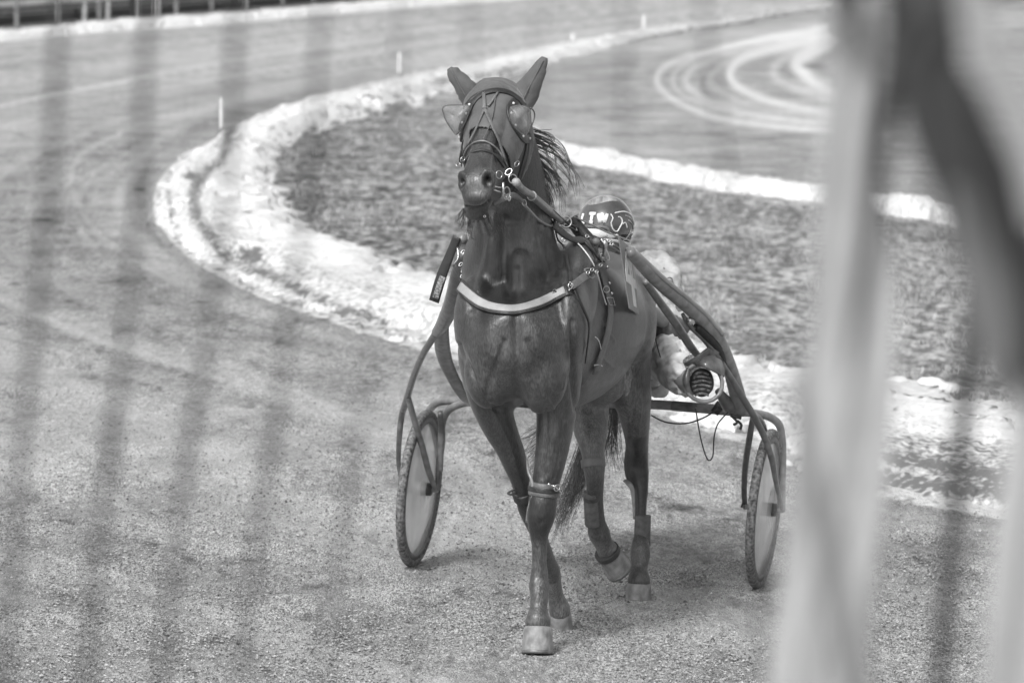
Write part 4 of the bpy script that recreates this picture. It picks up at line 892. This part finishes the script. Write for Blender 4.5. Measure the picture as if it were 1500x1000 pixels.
b = MB(); q = [P(670, 347, 19.25), P(660, 372, 19.28), P(647, 405, 19.3), P(636, 442, 19.32)]; b.strap(q, [Vector((-.25, -1, .2))] * 4, [.034, .036, .042, .042], .012); fl = b.build('trailing_strap', M['leather'], hs)
b = MB(); b.strap([P(649, 405, 19.285), P(644, 418, 19.29), P(638, 437, 19.30)], [Vector((-.25, -1, .2))] * 3, .026, .004); b.build('patch', mat('patch', .05, .6, v2=.35, scale=130, detail=2), fl)
# overcheck and reins
b = MB(); b.tube([P(757, 268, 18.37), P(765, 277, 18.45), P(781, 288, 18.58), P(800, 305, 18.82), P(823, 324, 19.0)], [.016, .014, .015, .016, .015], n=14); sh_ = b.build('rein_sleeve', M['frame_grey'], hs)
b = MB(); b.ring(P(779, 287, 18.56), P(800, 305, 18.82) - P(765, 277, 18.45), .017, .003, 16, 6); b.ell(P(756, 267, 18.37), (.018, .018, .017)); b.build('sleeve_cuff', M['pad_light'], sh_)
b = MB(); b.tube([P(768, 300, 18.50), P(778, 311, 18.58), P(790, 323, 18.72), P(806, 331, 18.88), P(820, 326, 18.98), P(834, 317, 19.02)], .0058, n=8); b.build('rein', M['frame_grey'], hs)
b = MB(); b.tube([P(800, 318, 18.9), P(826, 338, 19.0), P(845, 356, 19.05), P(862, 372, 19.1)], .0045, n=6); b.build('check_rein', M['leather'], hs)
for k_, (dy, r_c) in enumerate(((0, .006), (5, .005))):
    b = MB(); b.tube([P(829, 325 + dy, 19.0), P(860, 342 + dy, 19.3), P(890, 355 + dy, 19.7), P(912, 368 + dy, 20.2), P(935, 400 + dy, 20.8), P(957, 440 + dy, 21.0)], r_c, n=7); b.build('rein', M['leather'], hs)
b = MB(); b.tube([P(842, 318, 19.1), P(868, 330, 19.4), P(894, 342, 19.8), P(922, 352, 20.4)], .0035, n=6); b.build('rein', M['frame_grey'], hs)
b = MB(); b.tube([P(800, 300, 18.8), P(815, 312, 18.9), P(828, 325, 19.0)], .003, n=6); b.build('check_cord', M['leather'], hs)
b = MB(); b.tube([P(953, 440, 20.6), P(957, 480, 20.6), P(970, 530, 20.55), P(990, 558, 20.5), P(1014, 572, 20.4)], .0028, n=6); b.build('cord', M['black_pl'], hs)
b = MB(); b.tube([P(1019, 598, 20.3), P(1026, 640, 20.3), P(1036, 672, 20.3), P(1044, 668, 20.3), P(1046, 640, 20.3), P(1052, 620, 20.3), P(1066, 604, 20.35)], .0030, n=6); b.build('cord', M['black_pl'], hs)
b = MB(); b.tube([P(954, 608, 20.5), P(975, 618, 20.45), P(1003, 620, 20.4), P(1030, 612, 20.35), P(1052, 598, 20.35)], .0034, n=6); b.build('cord', M['black_pl'], hs)

# number plate hanging at the near flank
A_, B_, C_, D_ = P(905, 347, 19.45), P(926, 366, 19.85), P(935, 461, 19.85), P(921, 452, 19.45)
A_ = P(905, 347, 19.42); D_ = P(921, 452, 19.42); B_ = P(925, 366, 19.80); C_ = P(935, 461, 19.80)
np_ = empty('number_plate', A_); tag(np_, 'grey plate with a white number 4 hanging at the flank behind the saddle', 'number plate')
nrm = (B_ - A_).cross(D_ - A_).normalized(); nrm = nrm if nrm.y < 0 else -nrm
def plate(poly, m, name, off, th_):
    b = MB(); f_ = lambda u, v, o_: (A_ * (1 - u) + B_ * u) * (1 - v) + (D_ * (1 - u) + C_ * u) * v + nrm * o_
    k_ = len(poly); vs = [f_(u, v, off) for u, v in poly] + [f_(u, v, off + th_) for u, v in poly]
    fs = [tuple(range(k_)), tuple(range(2 * k_ - 1, k_ - 1, -1))] + [(i, (i + 1) % k_, (i + 1) % k_ + k_, i + k_) for i in range(k_)]
    b.add(vs, fs); return b.build(name, M[m], np_, smooth=False)
plate([(0, 0), (1, 0), (1, 1), (0, 1)], 'grey_pl', 'board', 0, .004)
for poly in ([(.42, .08), (.72, .08), (.72, .58), (.72, .92), (.46, .92), (.46, .60), (.46, .30)], [(.42, .08), (.46, .30), (.22, .50), (.06, .56), (.06, .46)], [(.06, .48), (.92, .48), (.92, .62), (.06, .62)]):
    plate(poly, 'white_pl', 'figure', .005 + .001 * random.random(), .002)

# ================================================================== SULKY
sk = empty('sulky', P(858, 845, 21.0)); tag(sk, 'light two-wheeled racing cart with disc wheels and long curved shafts', 'sulky')
WA = R(13); WV = Vector((math.cos(WA), -math.sin(WA), 0))     # axle direction, image right end nearer
def wheel(cx, cy, lean, outward):
    c0 = G(cx, cy); ax = (WV + Vector((0, 0, -math.tan(lean)))).normalized(); fw = ax.cross(Vector((0, 0, 1))).normalized(); up_ = fw.cross(ax).normalized()
    if up_.z < 0: up_ = -up_
    hub = c0 + up_ * .352 + Vector((0, 0, 0)); wl = empty('wheel', hub); wl.parent = sk; wl.matrix_parent_inverse = Matrix.Translation(-Vector(sk.location))
    def ring_(name, prof, m, seg=72):
        b = MB(); vs = []; fs = []; k_ = len(prof)
        for i in range(seg):
            a = 2 * math.pi * i / seg; d = fw * math.cos(a) + up_ * math.sin(a)
            for (r, x) in prof: vs.append(hub + d * r + ax * x)
        for i in range(seg):
            for j in range(k_):
                j2 = (j + 1) % k_; i2 = (i + 1) % seg; fs.append((i * k_ + j, i2 * k_ + j, i2 * k_ + j2, i * k_ + j2))
        b.add(vs, fs); o = b.build(name, M[m]); o.parent = wl; o.matrix_parent_inverse = Matrix.Translation(-hub); return o
    tc_ = [(.333 + .0195 * math.cos(a), .0195 * math.sin(a)) for a in [2 * math.pi * i / 14 for i in range(14)]]
    ring_('tyre', tc_, 'rubber', 120)
    ring_('rim', [(.320, -.013), (.320, .013), (.303, .017), (.294, .014), (.294, -.014), (.303, -.017)], 'leather_grey')
    dk = ring_('disc', [(.297, .010), (.20, .022), (.12, .030), (.03, .036), (.03, -.036), (.12, -.030), (.20, -.022), (.297, -.010)], 'disc')
    h_ = ring_('hub', [(.028, .055), (.030, .02), (.030, -.02), (.028, -.055), (.004, -.060), (.004, .060)], 'leather', 24)
    b = MB(); b.tube([hub + ax * .05, hub + ax * .085], [.014, .010], n=10); b.tube([hub - ax * .05, hub - ax * .085], [.014, .010], n=10); o = b.build('axle_end', M['frame_grey']); o.parent = wl; o.matrix_parent_inverse = Matrix.Translation(-hub)
    return hub, ax, fw, up_
hL, aL, fL, uL = wheel(605, 829, R(5), -1)
hR, aR, fR, uR = wheel(1110, 861, R(4.5), 1)
def tube(name, pts, rad, m='tube_paint', n=12, parent=sk, b=None, side=None):
    q = MB(); q.tube(pts, rad, n=n, b=b, side=side, interp=6); return q.build(name, M[m], parent)
# left side: shaft, fork and arch
YL = hL.y
tube('shaft', [P(680, 372, 19.2), P(673, 400, 19.35), P(664, 440, 19.55), P(650, 472, 19.8), P(640, 486, 19.95)], [.020, .034, .036, .030, .022])
tube('shaft', [P(648, 470, 19.85), P(636, 492, 20.0), P(621, 516, 20.2), P(607, 548, 20.5), P(597, 580, 20.8), P(591, 600, 20.95)], [.020, .016, .015, .015, .015, .014])
tube('fork', [P(597, 580, 20.8), P(589, 606, 21.0), P(585, 640, YL - .1), P(584, 680, YL), hL - aL * .075], [.014, .014, .013, .011, .010])
tube('fork', [P(598, 582, 20.8), P(606, 612, 20.85), P(618, 652, 20.95), P(628, 690, 21.05), hL + aL * .075], [.013, .015, .015, .014, .010], 'frame_grey')
tube('fender', [P(652, 462, 19.9), P(647, 490, 20.1), P(651, 524, 20.4), P(665, 556, 20.6), P(680, 580, 20.75), P(692, 592, 20.85)], [.020, .032, .034, .030, .028, .022], 'frame_grey', b=[.012, .014, .014, .014, .014, .012], side=WV)
cb = P(686, 588, 20.9)
tube('arch', [cb, P(662, 587, 21.0), P(643, 589, 21.15), P(632, 597, 21.3), P(624, 612, 21.4), P(618, 640, 21.45), hL - aL * .075 + Vector((0, .02, 0))], [.019, .018, .018, .017, .016, .015, .011], 'frame_grey')
tube('arch', [cb, P(668, 594, 20.95), P(655, 603, 21.0), P(648, 620, 21.05), P(646, 650, 21.08), P(645, 690, 21.1)], [.019, .017, .017, .016, .015, .012], 'frame_grey')
tube('stay', [P(645, 604, 21.0), P(647, 640, 21.08), P(643, 680, 21.1), hL + aL * .08], [.013, .017, .015, .010], 'tube_paint')
# crossbar
cR = P(1086, 604, 20.55)
tube('crossbar', [cb, P(770, 590, 20.85), P(950, 592, 20.7), P(1040, 599, 20.6), cR], [.021] * 5, 'frame_grey')
tube('clamp', [P(1046, 594, 20.58), P(1056, 601, 20.58)], [.027, .027], 'black_pl')
tube('crossbar_sleeve', [P(985, 594, 20.66), P(1045, 599, 20.6)], [.0225, .0225], 'tube_paint')
# right side
tube('shaft', [P(922, 368, 19.55), P(940, 387, 19.65), P(968, 415, 19.8), P(1000, 442, 19.95), P(1030, 470, 20.1), P(1050, 495, 20.2), P(1066, 530, 20.3), P(1078, 570, 20.42), P(1085, 600, 20.5)], [.022, .028, .030, .030, .031, .032, .031, .034, .036], 'frame_grey')
tube('shaft_highlight', [P(930, 368, 19.57), P(947, 384, 19.64), P(974, 409, 19.76), P(1006, 435, 19.92), P(1036, 462, 20.07), P(1059, 490, 20.17)], .0095, 'pad_light', n=8)  # pale strip added along the upper edge as the tube's painted highlight
tube('brace', [P(945, 412, 19.85), P(965, 440, 20.0), P(990, 474, 20.15), P(1012, 508, 20.25), P(1024, 522, 20.3)], [.015, .017, .018, .018, .014], 'frame_grey')
tube('fork', [P(1000, 460, 20.0), P(1010, 476, 20.05), P(1036, 502, 20.15), P(1062, 540, 20.25), P(1084, 576, 20.35), P(1101, 604, 20.42), P(1118, 636, 20.5), P(1130, 670, 20.55), P(1136, 702, 20.6), hR + aR * .08], [.008, .012, .013, .014, .015, .015, .015, .014, .012, .010])
tube('bracket', [P(1008, 466, 20.02), P(1014, 474, 20.02)], [.016, .016], 'steel')
tube('shaft_grip', [P(1020, 478, 20.07), P(1048, 508, 20.2), P(1062, 545, 20.28)], [.018, .026, .014], 'black_pl')
tube('arch', [cR, P(1105, 605, 20.7), P(1126, 610, 20.85), P(1140, 620, 20.95), P(1145, 636, 20.98), P(1147, 662, 21.0), P(1147, 700, 20.98), hR + aR * .085 + Vector((0, .02, 0))], [.018, .018, .018, .018, .017, .016, .014, .011], 'frame_grey')
tube('stay', [P(1103, 612, 20.55), P(1098, 640, 20.6), P(1092, 680, 20.75), P(1090, 715, 20.85), P(1091, 740, 20.9), hR - aR * .085], [.013, .014, .014, .013, .012, .010])
tube('stay', [P(1098, 604, 20.6), P(1113, 614, 20.75), P(1122, 640, 20.9), P(1124, 690, 20.92)], [.014, .014, .013, .010], 'frame_grey')
tube('stay_clip', [P(1086, 739, 20.88), P(1094, 742, 20.88)], [.012, .010], 'black_pl')
b = MB(); b.tube([P(1072, 609, 20.45), P(1080, 618, 20.45), P(1074, 622, 20.45)], .006, n=7); b.tube([P(1080, 616, 20.45), P(1086, 622, 20.45), P(1084, 629, 20.45)], .006, n=7); b.tube([P(1070, 608, 20.45), P(1086, 612, 20.45)], .008, n=7); b.build('quick_clip', M['black_pl'], sk)
b = MB(); b.tube([P(1052, 572, 20.4), P(1066, 592, 20.45), P(1072, 600, 20.5)], [.016, .03, .026], n=14); b.build('stirrup_socket', M['tube_paint'], sk)
# stirrups: right one in view with its hoop, left one hidden by the horse
def stirrup(cx, cy, Y):
    b = MB(); b.ring(P(cx, cy, Y), (.15, -1, .25), .080, .009, 30, 8, sq=1.05); b.build('stirrup', M['frame_grey'], sk)
stirrup(1030, 560, 20.15); stirrup(708, 560, 20.5)
b = MB(); b.tube([P(1004, 534, 20.2), P(1018, 530, 20.15), P(1034, 522, 20.15), P(1056, 505, 20.2)], [.004, .005, .005, .005], n=8, b=[.01, .02, .03, .03]); b.tube([P(1022, 528, 20.16), P(1040, 530, 20.12), P(1058, 538, 20.2)], [.024, .04, .045], n=12, b=[.012] * 3); b.build('stirrup_leather', M['tube_paint'], sk)
# seat
b = MB(); b.tube([P(858, 575, 21.35), P(858, 580, 21.7), P(858, 574, 21.85)], [.16, .19, .14], n=24, b=[.03, .035, .05], side=WV); b.build('seat', M['leather'], sk)
for s in (-1, 1): tube('seat_bar', [P(858 + 60 * s, 592, 20.75), P(858 + 40 * s, 588, 21.2), P(858 + 25 * s, 582, 21.7)], .014, 'frame_grey')

# ================================================================== DRIVER
pr = empty('person', P(870, 575, 21.55)); tag(pr, 'seated cart driver in patterned helmet, pale jacket and white trousers behind the horse', 'person')
def man(parts, vox, it=6):
    b = MB()
    for s in parts:
        if s[0] == 'E': b.ell(P(*s[1]), s[2])
        else: limb(b, s[1], side=WV, n=18)
    return remesh(b.mesh('t'), vox, it)
armR = [(950, 388, 21.45, 42, .06), (966, 398, 21.38, 42, .06), (980, 420, 21.30, 36, .052), (992, 445, 21.2, 32, .048), (996, 462, 21.1, 30, .046), (984, 472, 20.98, 28, .04), (966, 466, 20.85, 24, .036), (948, 452, 20.72, 20, .03)]
armL = [(822, 388, 21.55, 42, .06), (808, 400, 21.48, 42, .06), (798, 430, 21.3, 36, .05), (796, 460, 21.15, 32, .046), (815, 466, 20.95, 26, .038), (835, 455, 20.78, 20, .03)]
legR = [(905, 560, 21.5, 66, .10), (935, 535, 21.2, 66, .095), (975, 522, 20.9, 62, .09), (992, 540, 20.6, 52, .075), (1010, 558, 20.38, 38, .055), (1018, 565, 20.28, 28, .045)]
legL = [(830, 560, 21.55, 62, .10), (800, 530, 21.25, 60, .09), (762, 512, 21.0, 56, .08), (735, 535, 20.75, 46, .07), (718, 555, 20.6, 34, .05)]
torso = [(866, 570, 21.6, 110, .12), (868, 520, 21.62, 104, .12), (876, 460, 21.60, 118, .12), (884, 410, 21.56, 132, .11), (886, 385, 21.54, 108, .09), (888, 368, 21.5, 50, .06), (888, 350, 21.48, 42, .055)]
body = man([('L', torso), ('L', armR), ('L', armL), ('L', legR), ('L', legL), ('E', (887, 335, 21.44), (.075, .095, .115)), ('E', (884, 348, 21.36), (.035, .03, .03)), ('E', (876, 338, 21.335), (.014, .02, .018)), ('E', (885, 352, 21.33), (.022, .012, .008))], .011)
link('body', body, M['skin'], pr)
def grow(secs, k_, add=.0): return [(a, b_, Y, w_ * k_, d * k_ + add) for a, b_, Y, w_, d in secs]
jm = man([('L', grow(torso[:5], 1.12)), ('L', grow(armR[:6], 1.22)), ('L', grow(armL[:5], 1.2)), ('E', (950, 395, 21.47), (.09, .09, .07)), ('E', (828, 395, 21.55), (.09, .09, .07)), ('E', (958, 492, 21.35), (.12, .13, .09))], .010)
v = getco(jm); n_j = getno(jm); v += n_j * ((np.abs(fbm(v[:, 0] * 8 + v[:, 2] * 11, v[:, 2] * 7 - v[:, 0] * 5, v[:, 1] * 5) - .5) - .1) * -.16)[:, None]; setco(jm, v); link('jacket', jm, M['jacket'], pr)
tm = man([('L', grow(legR[:5], 1.16)), ('L', grow(legL, 1.1)), ('L', grow(torso[:2], 1.15)), ('E', (966, 568, 21.2), (.05, .1, .035))], .010)
v = getco(tm); n_j = getno(tm); v += n_j * ((np.abs(fbm(v[:, 0] * 9 - v[:, 2] * 6, v[:, 2] * 9 + v[:, 0] * 4, v[:, 1] * 5) - .5) - .1) * -.16)[:, None]; setco(tm, v); link('trousers', tm, M['trousers'], pr)
for sq_ in ([(950, 372, 21.40), (958, 384, 21.36), (956, 398, 21.36)], [(972, 392, 21.30), (982, 404, 21.28), (990, 402, 21.30)], [(978, 410, 21.26), (986, 418, 21.25), (996, 418, 21.27)]):
    b = MB(); b.tube([P(*s_) for s_ in sq_], .0035, n=6); b.build('sleeve_seam', M['leather_grey'], pr)
b = MB(); b.ring(P(981, 411, 21.22), (.4, -1, .2), .014, .0028, 16, 6); b.build('sleeve_badge', M['leather_grey'], pr)
# dark cuff band and gloves
b = MB(); limb(b, [(1003, 458, 21.1, 34, .058), (990, 478, 21.0, 38, .062), (968, 480, 20.88, 34, .055)], side=WV, n=18); b.build('elbow_pad', M['boot'], pr)
def glove(x, y, Y, s):
    b = MB(); b.ell(P(x, y, Y), (.035, .045, .04), None, 16, 12)
    for i in range(4): c = P(x - 6 * s, y - 8 + 6 * i, Y - .035); b.tube([P(x + 4 * s, y - 9 + 6 * i, Y - .02), c, P(x - 9 * s, y - 6 + 6 * i, Y + .01)], [.011, .011, .009], n=8)
    b.tube([P(x + 6, y - 12, Y), P(x, y - 15, Y - .03), P(x - 5 * s, y - 13, Y - .04)], [.013, .012, .010], n=8)
    link('glove', remesh(b.mesh('t'), .005, 2), M['leather'], pr)
glove(942, 448, 20.66, 1); glove(840, 452, 20.74, -1)
# boots: toe and sole face the viewer
def boot(x, y, Y):
    b = MB(); limb(b, [(x - 10, y - 30, Y + .22, 34, .05), (x - 6, y - 12, Y + .16, 40, .055), (x - 1, y - 2, Y + .05, 40, .055), (x + 2, y + 6, Y - .04, 36, .05), (x + 2, y + 8, Y - .07, 22, .03)], side=WV, n=20)
    bm_ = remesh(b.mesh('t'), .007, 4); o = link('boot', bm_, M['rubber'], pr)
    r_ = Matrix.Rotation(R(-12), 3, 'X'); s_ = MB()
    s_.ell(P(x + 2, y + 2, Y - .07), (.052, .014, .062), r_, 24, 14); q = s_.build('sole', M['leather'], o)
    for i in range(6):
        t_ = MB(); yy = y - 13 + 6.2 * i; t_.tube([P(x - 13 + abs(i - 2.5) * 2, yy + 3, Y - .088), P(x + 2, yy, Y - .094), P(x + 17 - abs(i - 2.5) * 2, yy + 3, Y - .088)], .0055, n=7); t_.build('tread', M['rubber'], o)
boot(1026, 558, 20.25); boot(708, 560, 20.6)
tube('collar', [P(1009, 540, 20.14), P(1005, 560, 20.12), P(1012, 580, 20.14)], [.010, .014, .010], 'tube_paint')
# helmet with lettering
hc = P(887, 330, 21.46); hr = .130
b = MB(); b.ell(hc, (hr, hr * 1.12, hr * 1.02), None, 40, 26)
va = np.array(b.v); c = np.array(hc); rel = va - c
cut = (rel[:, 2] < -.035) & (rel[:, 1] < -.02); va[cut, 2] = c[2] - .035 - .05 * 0; va[:, 2] = np.maximum(va[:, 2], c[2] - .105); b.v = [tuple(q) for q in va]
hel = b.build('helmet', M['helmet'], pr)
def onhel(az, el, off): # az right of the camera-facing direction, el above the horizon
    d = Vector((math.sin(R(az)) * math.cos(R(el)), -math.cos(R(az)) * math.cos(R(el)), math.sin(R(el)))); p = Vector((d.x * hr, d.y * hr * 1.12, d.z * hr * 1.02)); return hc + p + d * off, d
def htube(pts, r, name='stripe', m='white_pl', off=.002):
    q = [onhel(a, e_, off)[0] for a, e_ in pts]; b = MB(); b.tube(q, r, n=6, interp=4); return b.build(name, M[m], hel)
vs = []; fs = []      # pale crown over the shell: streak pattern plus a sky highlight put into its colour
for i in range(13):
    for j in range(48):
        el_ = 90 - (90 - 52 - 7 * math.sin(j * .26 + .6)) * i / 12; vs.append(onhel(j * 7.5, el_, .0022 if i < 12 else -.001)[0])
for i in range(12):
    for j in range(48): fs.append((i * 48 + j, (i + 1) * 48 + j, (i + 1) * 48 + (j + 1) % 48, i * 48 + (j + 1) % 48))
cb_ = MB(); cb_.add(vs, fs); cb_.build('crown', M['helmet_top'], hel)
def letters(strokes, az0, el0, sc):
    b = MB()
    for s in strokes:
        pp_ = [onhel(az0 + x * sc, el0 + y * sc, .003) for x, y in s]; b.strap([p for p, d in pp_], [d for p, d in pp_], .014, .003, interp=1)
    b.build('lettering', M['white_pl'], hel)
letters([[(.1, 1), (0, 0)], [(-.05, .05), (.7, .0)]], -58, 8, 17)
letters([[(0, 1), (.9, 1)], [(.45, 1), (.40, 0)], [(.18, .02), (.66, .02)]], -38, 9, 17)
letters([[(0, 1), (.28, 0)], [(.28, 0), (.55, .9)], [(.55, .9), (.82, 0)], [(.82, 0), (1.15, 1)]], -17, 9, 17)
htube([(10, 26), (14, 18), (10, 8), (14, -4), (22, -8), (28, 0), (34, 10), (32, 18), (26, 20)], .0028); htube([(34, 6), (42, 8), (46, -2)], .0024)
htube([(20, 28), (45, 30), (68, 22), (80, 6)], .003); htube([(46, 22), (64, 14), (76, 2)], .0025, m='pad_light'); htube([(52, 12), (66, 4), (72, -6)], .0025, m='pad_light'); htube([(18, -22), (38, -28), (52, -20), (60, -6)], .0028, m='frame_grey')
# goggles, strap and chin strap
b = MB(); b.tube([onhel(-62, -8, .0)[0], onhel(-40, -10, .006)[0], onhel(-15, -12, .006)[0], onhel(2, -15, .0)[0]], [.010, .020, .022, .010], n=14, b=[.012] * 4, side=(0, 0, 1)); gg = b.build('goggles', M['visor'], pr)
b = MB(); b.tube([onhel(-66, 1, .004)[0], onhel(-35, 1, .008)[0], onhel(0, 0, .008)[0], onhel(6, -12, .004)[0]], .006, n=8); b.build('goggle_frame', M['leather_grey'], gg)
b = MB(); q = [onhel(-8, -22, .004), onhel(10, -24, .006), onhel(35, -29, .006), onhel(60, -34, .006), onhel(78, -36, .006)]; b.strap([p for p, d in q], [d for p, d in q], .012, .004); b.build('goggle_strap', M['white_pl'], gg)
b = MB(); q = [onhel(2, -12, .006), onhel(12, -16, .006), onhel(24, -14, .006)]; b.strap([p for p, d in q], [d for p, d in q], [.03, .02, .006], .004); b.build('temple_patch', M['white_pl'], gg)
b = MB(); b.tube([P(876, 362, 21.38), P(890, 372, 21.36), P(905, 370, 21.40), P(915, 356, 21.45)], .008, n=8); b.build('chin_strap', M['leather'], pr)

# ================================================================== MESH FENCE CLOSE TO THE CAMERA, thrown out of focus
FY = 3.7
fn = empty('mesh_fence', (0, FY, 0)); tag(fn, 'blurred dark wire mesh fence close to the camera, its bars crossing the whole view', 'fence')
def fw_(name, pts, r, m='wire', parent=fn): b = MB(); b.tube(pts, r, n=8, interp=3); return b.build(name, M[m], parent)
def wirepx(xs, Y, r, extend=True):
    """a long wire through photograph points, carried on to the ground and above the view"""
    q = [P(x, y, Y) for x, y in xs]
    a = q[0] + (q[0] - q[-1]).normalized() * .35; g = q[-1] + (q[-1] - q[0]).normalized() * (q[-1].z / max(.1, (q[0] - q[-1]).normalized().z))
    return [a] + q + [g]
for xs, r in (([(-40, 0), (-90, 1000)], .0024), ([(88, 0), (78, 200), (54, 450), (35, 620), (5, 1000)], .0038), ([(218, 0), (208, 200), (186, 450), (160, 700), (125, 1000)], .0036), ([(348, 0), (340, 200), (310, 450), (272, 700), (235, 1000)], .0034),
              ([(472, 0), (460, 200), (425, 450), (395, 700), (350, 1000)], .0028), ([(590, 0), (575, 250), (540, 500), (505, 800), (470, 1000)], .0014), ([(690, 0), (690, 100), (655, 650), (600, 1000)], .0012), ([(790, 0), (785, 200), (720, 1000)], .0010),
              ([(915, 0), (915, 200), (850, 1000)], .0014), ([(1030, 0), (1045, 120), (1092, 420), (1105, 560), (1120, 1000)], .0018)):
    fw_('wire', wirepx(xs, FY, r), r)
for y0, y1, r in ((160, 60, .0013), (440, 330, .0012), (650, 560, .0010), (870, 800, .0008)):
    fw_('cross_wire', [P(-700, y0 + 30, FY + .006), P(0, y0, FY + .006), P(500, (y0 * 2 + y1) / 3, FY + .006), P(1500, y1, FY + .006), P(2200, y1 - 30, FY + .006)], r)
for x in (-1150, 2650):
    q = P(x, 0, FY); b = MB(); b.tube([Vector((q.x, FY, -.1)), Vector((q.x, FY, 3.4))], [.03, .03], n=14); b.build('post', M['wood_grey'], fn)
b = MB(); qa, qb = P(-1150, 0, FY), P(2650, 0, FY); b.tube([Vector((qa.x, FY, 3.36)), Vector((qb.x, FY, 3.36))], [.022, .022], n=12); b.build('top_rail', M['wood_grey'], fn)
# straps of cloth tied over the fence
def cloth(label, secs, m, Y, grp=None, fold=.35):
    """hanging band; secs = (px, py, width px)"""
    b = MB(); k_ = len(secs); ctr, W_, _ = resample([P(x, y, Y) for x, y, _ in secs], [w_ / FPX * Y for *_, w_ in secs], [1] * k_, 6)
    nc = 15; vs = []; fs = []
    for i, (c, w_) in enumerate(zip(ctr, W_)):
        for s_ in (0, 1):
            for j in range(nc):
                u = j / (nc - 1) - .5; dep = .006 * math.sin(u * 11 + i * .12) * fold * 2 + .003 * math.sin(u * 23 + i * .3)
                vs.append(c + Vector((u * w_, dep + (.0025 if s_ else 0), 0)))
    n2 = nc * 2
    for i in range(len(ctr) - 1):
        for j in range(nc - 1):
            a0 = i * n2 + j; fs.append((a0, a0 + 1, a0 + n2 + 1, a0 + n2)); a1 = a0 + nc; fs.append((a1, a1 + n2, a1 + n2 + 1, a1 + 1))
        fs.append((i * n2, i * n2 + n2, i * n2 + n2 + nc, i * n2 + nc)); e0 = i * n2 + nc - 1; fs.append((e0, e0 + nc, e0 + nc + n2, e0 + n2))
    b.add(vs, fs); o = b.build('cloth_band', M[m]); return tag(o, label, 'cloth band')
cloth('broad pale cloth band hanging blurred in front, left of the dark bands', [(1250, -60, 68), (1250, 40, 70), (1245, 150, 74), (1240, 240, 82), (1246, 320, 108), (1252, 400, 124), (1248, 500, 136), (1237, 620, 144), (1224, 760, 146), (1210, 880, 148), (1198, 1000, 150), (1190, 1200, 150)], 'cloth_light', 3.64)
cloth('faint grey cloth fold crossing the foot of the broad pale band', [(1158, 520, 10), (1168, 600, 26), (1188, 700, 40), (1212, 800, 50), (1238, 920, 58), (1262, 1050, 66), (1280, 1180, 66)], 'cloth_shade', 2.9)
cloth('short dark cloth strip lying over the broad pale band', [(1318, -60, 46), (1322, 30, 56), (1318, 95, 58), (1301, 150, 40), (1290, 210, 34), (1279, 300, 34), (1268, 380, 30), (1258, 440, 24), (1250, 500, 15), (1244, 560, 5)], 'cloth_dark', 2.8)
cloth('wide dark cloth band slanting down to the right edge', [(1380, -60, 46), (1382, 30, 52), (1362, 90, 100), (1378, 140, 124), (1398, 200, 136), (1424, 260, 144), (1448, 320, 146), (1468, 400, 134), (1492, 480, 100), (1524, 560, 60), (1570, 660, 60)], 'cloth_dark', 2.75)
cloth('mid grey cloth band hanging below the wide dark one', [(1402, 270, 24), (1420, 340, 50), (1438, 400, 70), (1450, 460, 72), (1464, 530, 56), (1478, 590, 24)], 'cloth_mid', 2.72)
cloth('pale cloth band at the top right corner', [(1422, -60, 44), (1432, 40, 48), (1456, 90, 56), (1482, 140, 66), (1518, 210, 80), (1560, 330, 110)], 'cloth_light', 2.70)
cloth('pale cloth band at the lower right corner', [(1528, 420, 30), (1530, 560, 80), (1530, 700, 130), (1528, 850, 160), (1524, 1000, 170), (1520, 1200, 170)], 'cloth_light', 3.60)
cloth('small grey cloth flap at the top of the broad pale band', [(1238, -60, 40), (1240, -10, 42), (1246, 20, 30), (1252, 40, 8)], 'cloth_mid', 3.60)
cd_ = MB(); cd_.tube([P(1432, 330, 3.65), P(1425, 440, 3.65), P(1412, 600, 3.65), P(1398, 760, 3.65), P(1384, 900, 3.65), P(1374, 1040, 3.65), P(1366, 1200, 3.65)], [.0085, .008, .0075, .0072, .007, .0068, .0068], n=10); tag(cd_.build('hanging_cord', M['cloth_dark']), 'thin dark cord hanging blurred between the pale bands', 'cord')
cd_ = MB(); cd_.tube([P(1180, -46, 3.6), P(1290, -30, 3.58), P(1345, 4, 3.55), P(1362, 26, 3.55), P(1400, -14, 3.58), P(1560, -30, 3.6)], [.012, .012, .014, .009, .012, .012], n=10); tag(cd_.build('cloth_knot', M['cloth_mid']), 'grey knotted cloth roll at the top where the bands are tied', 'cloth')
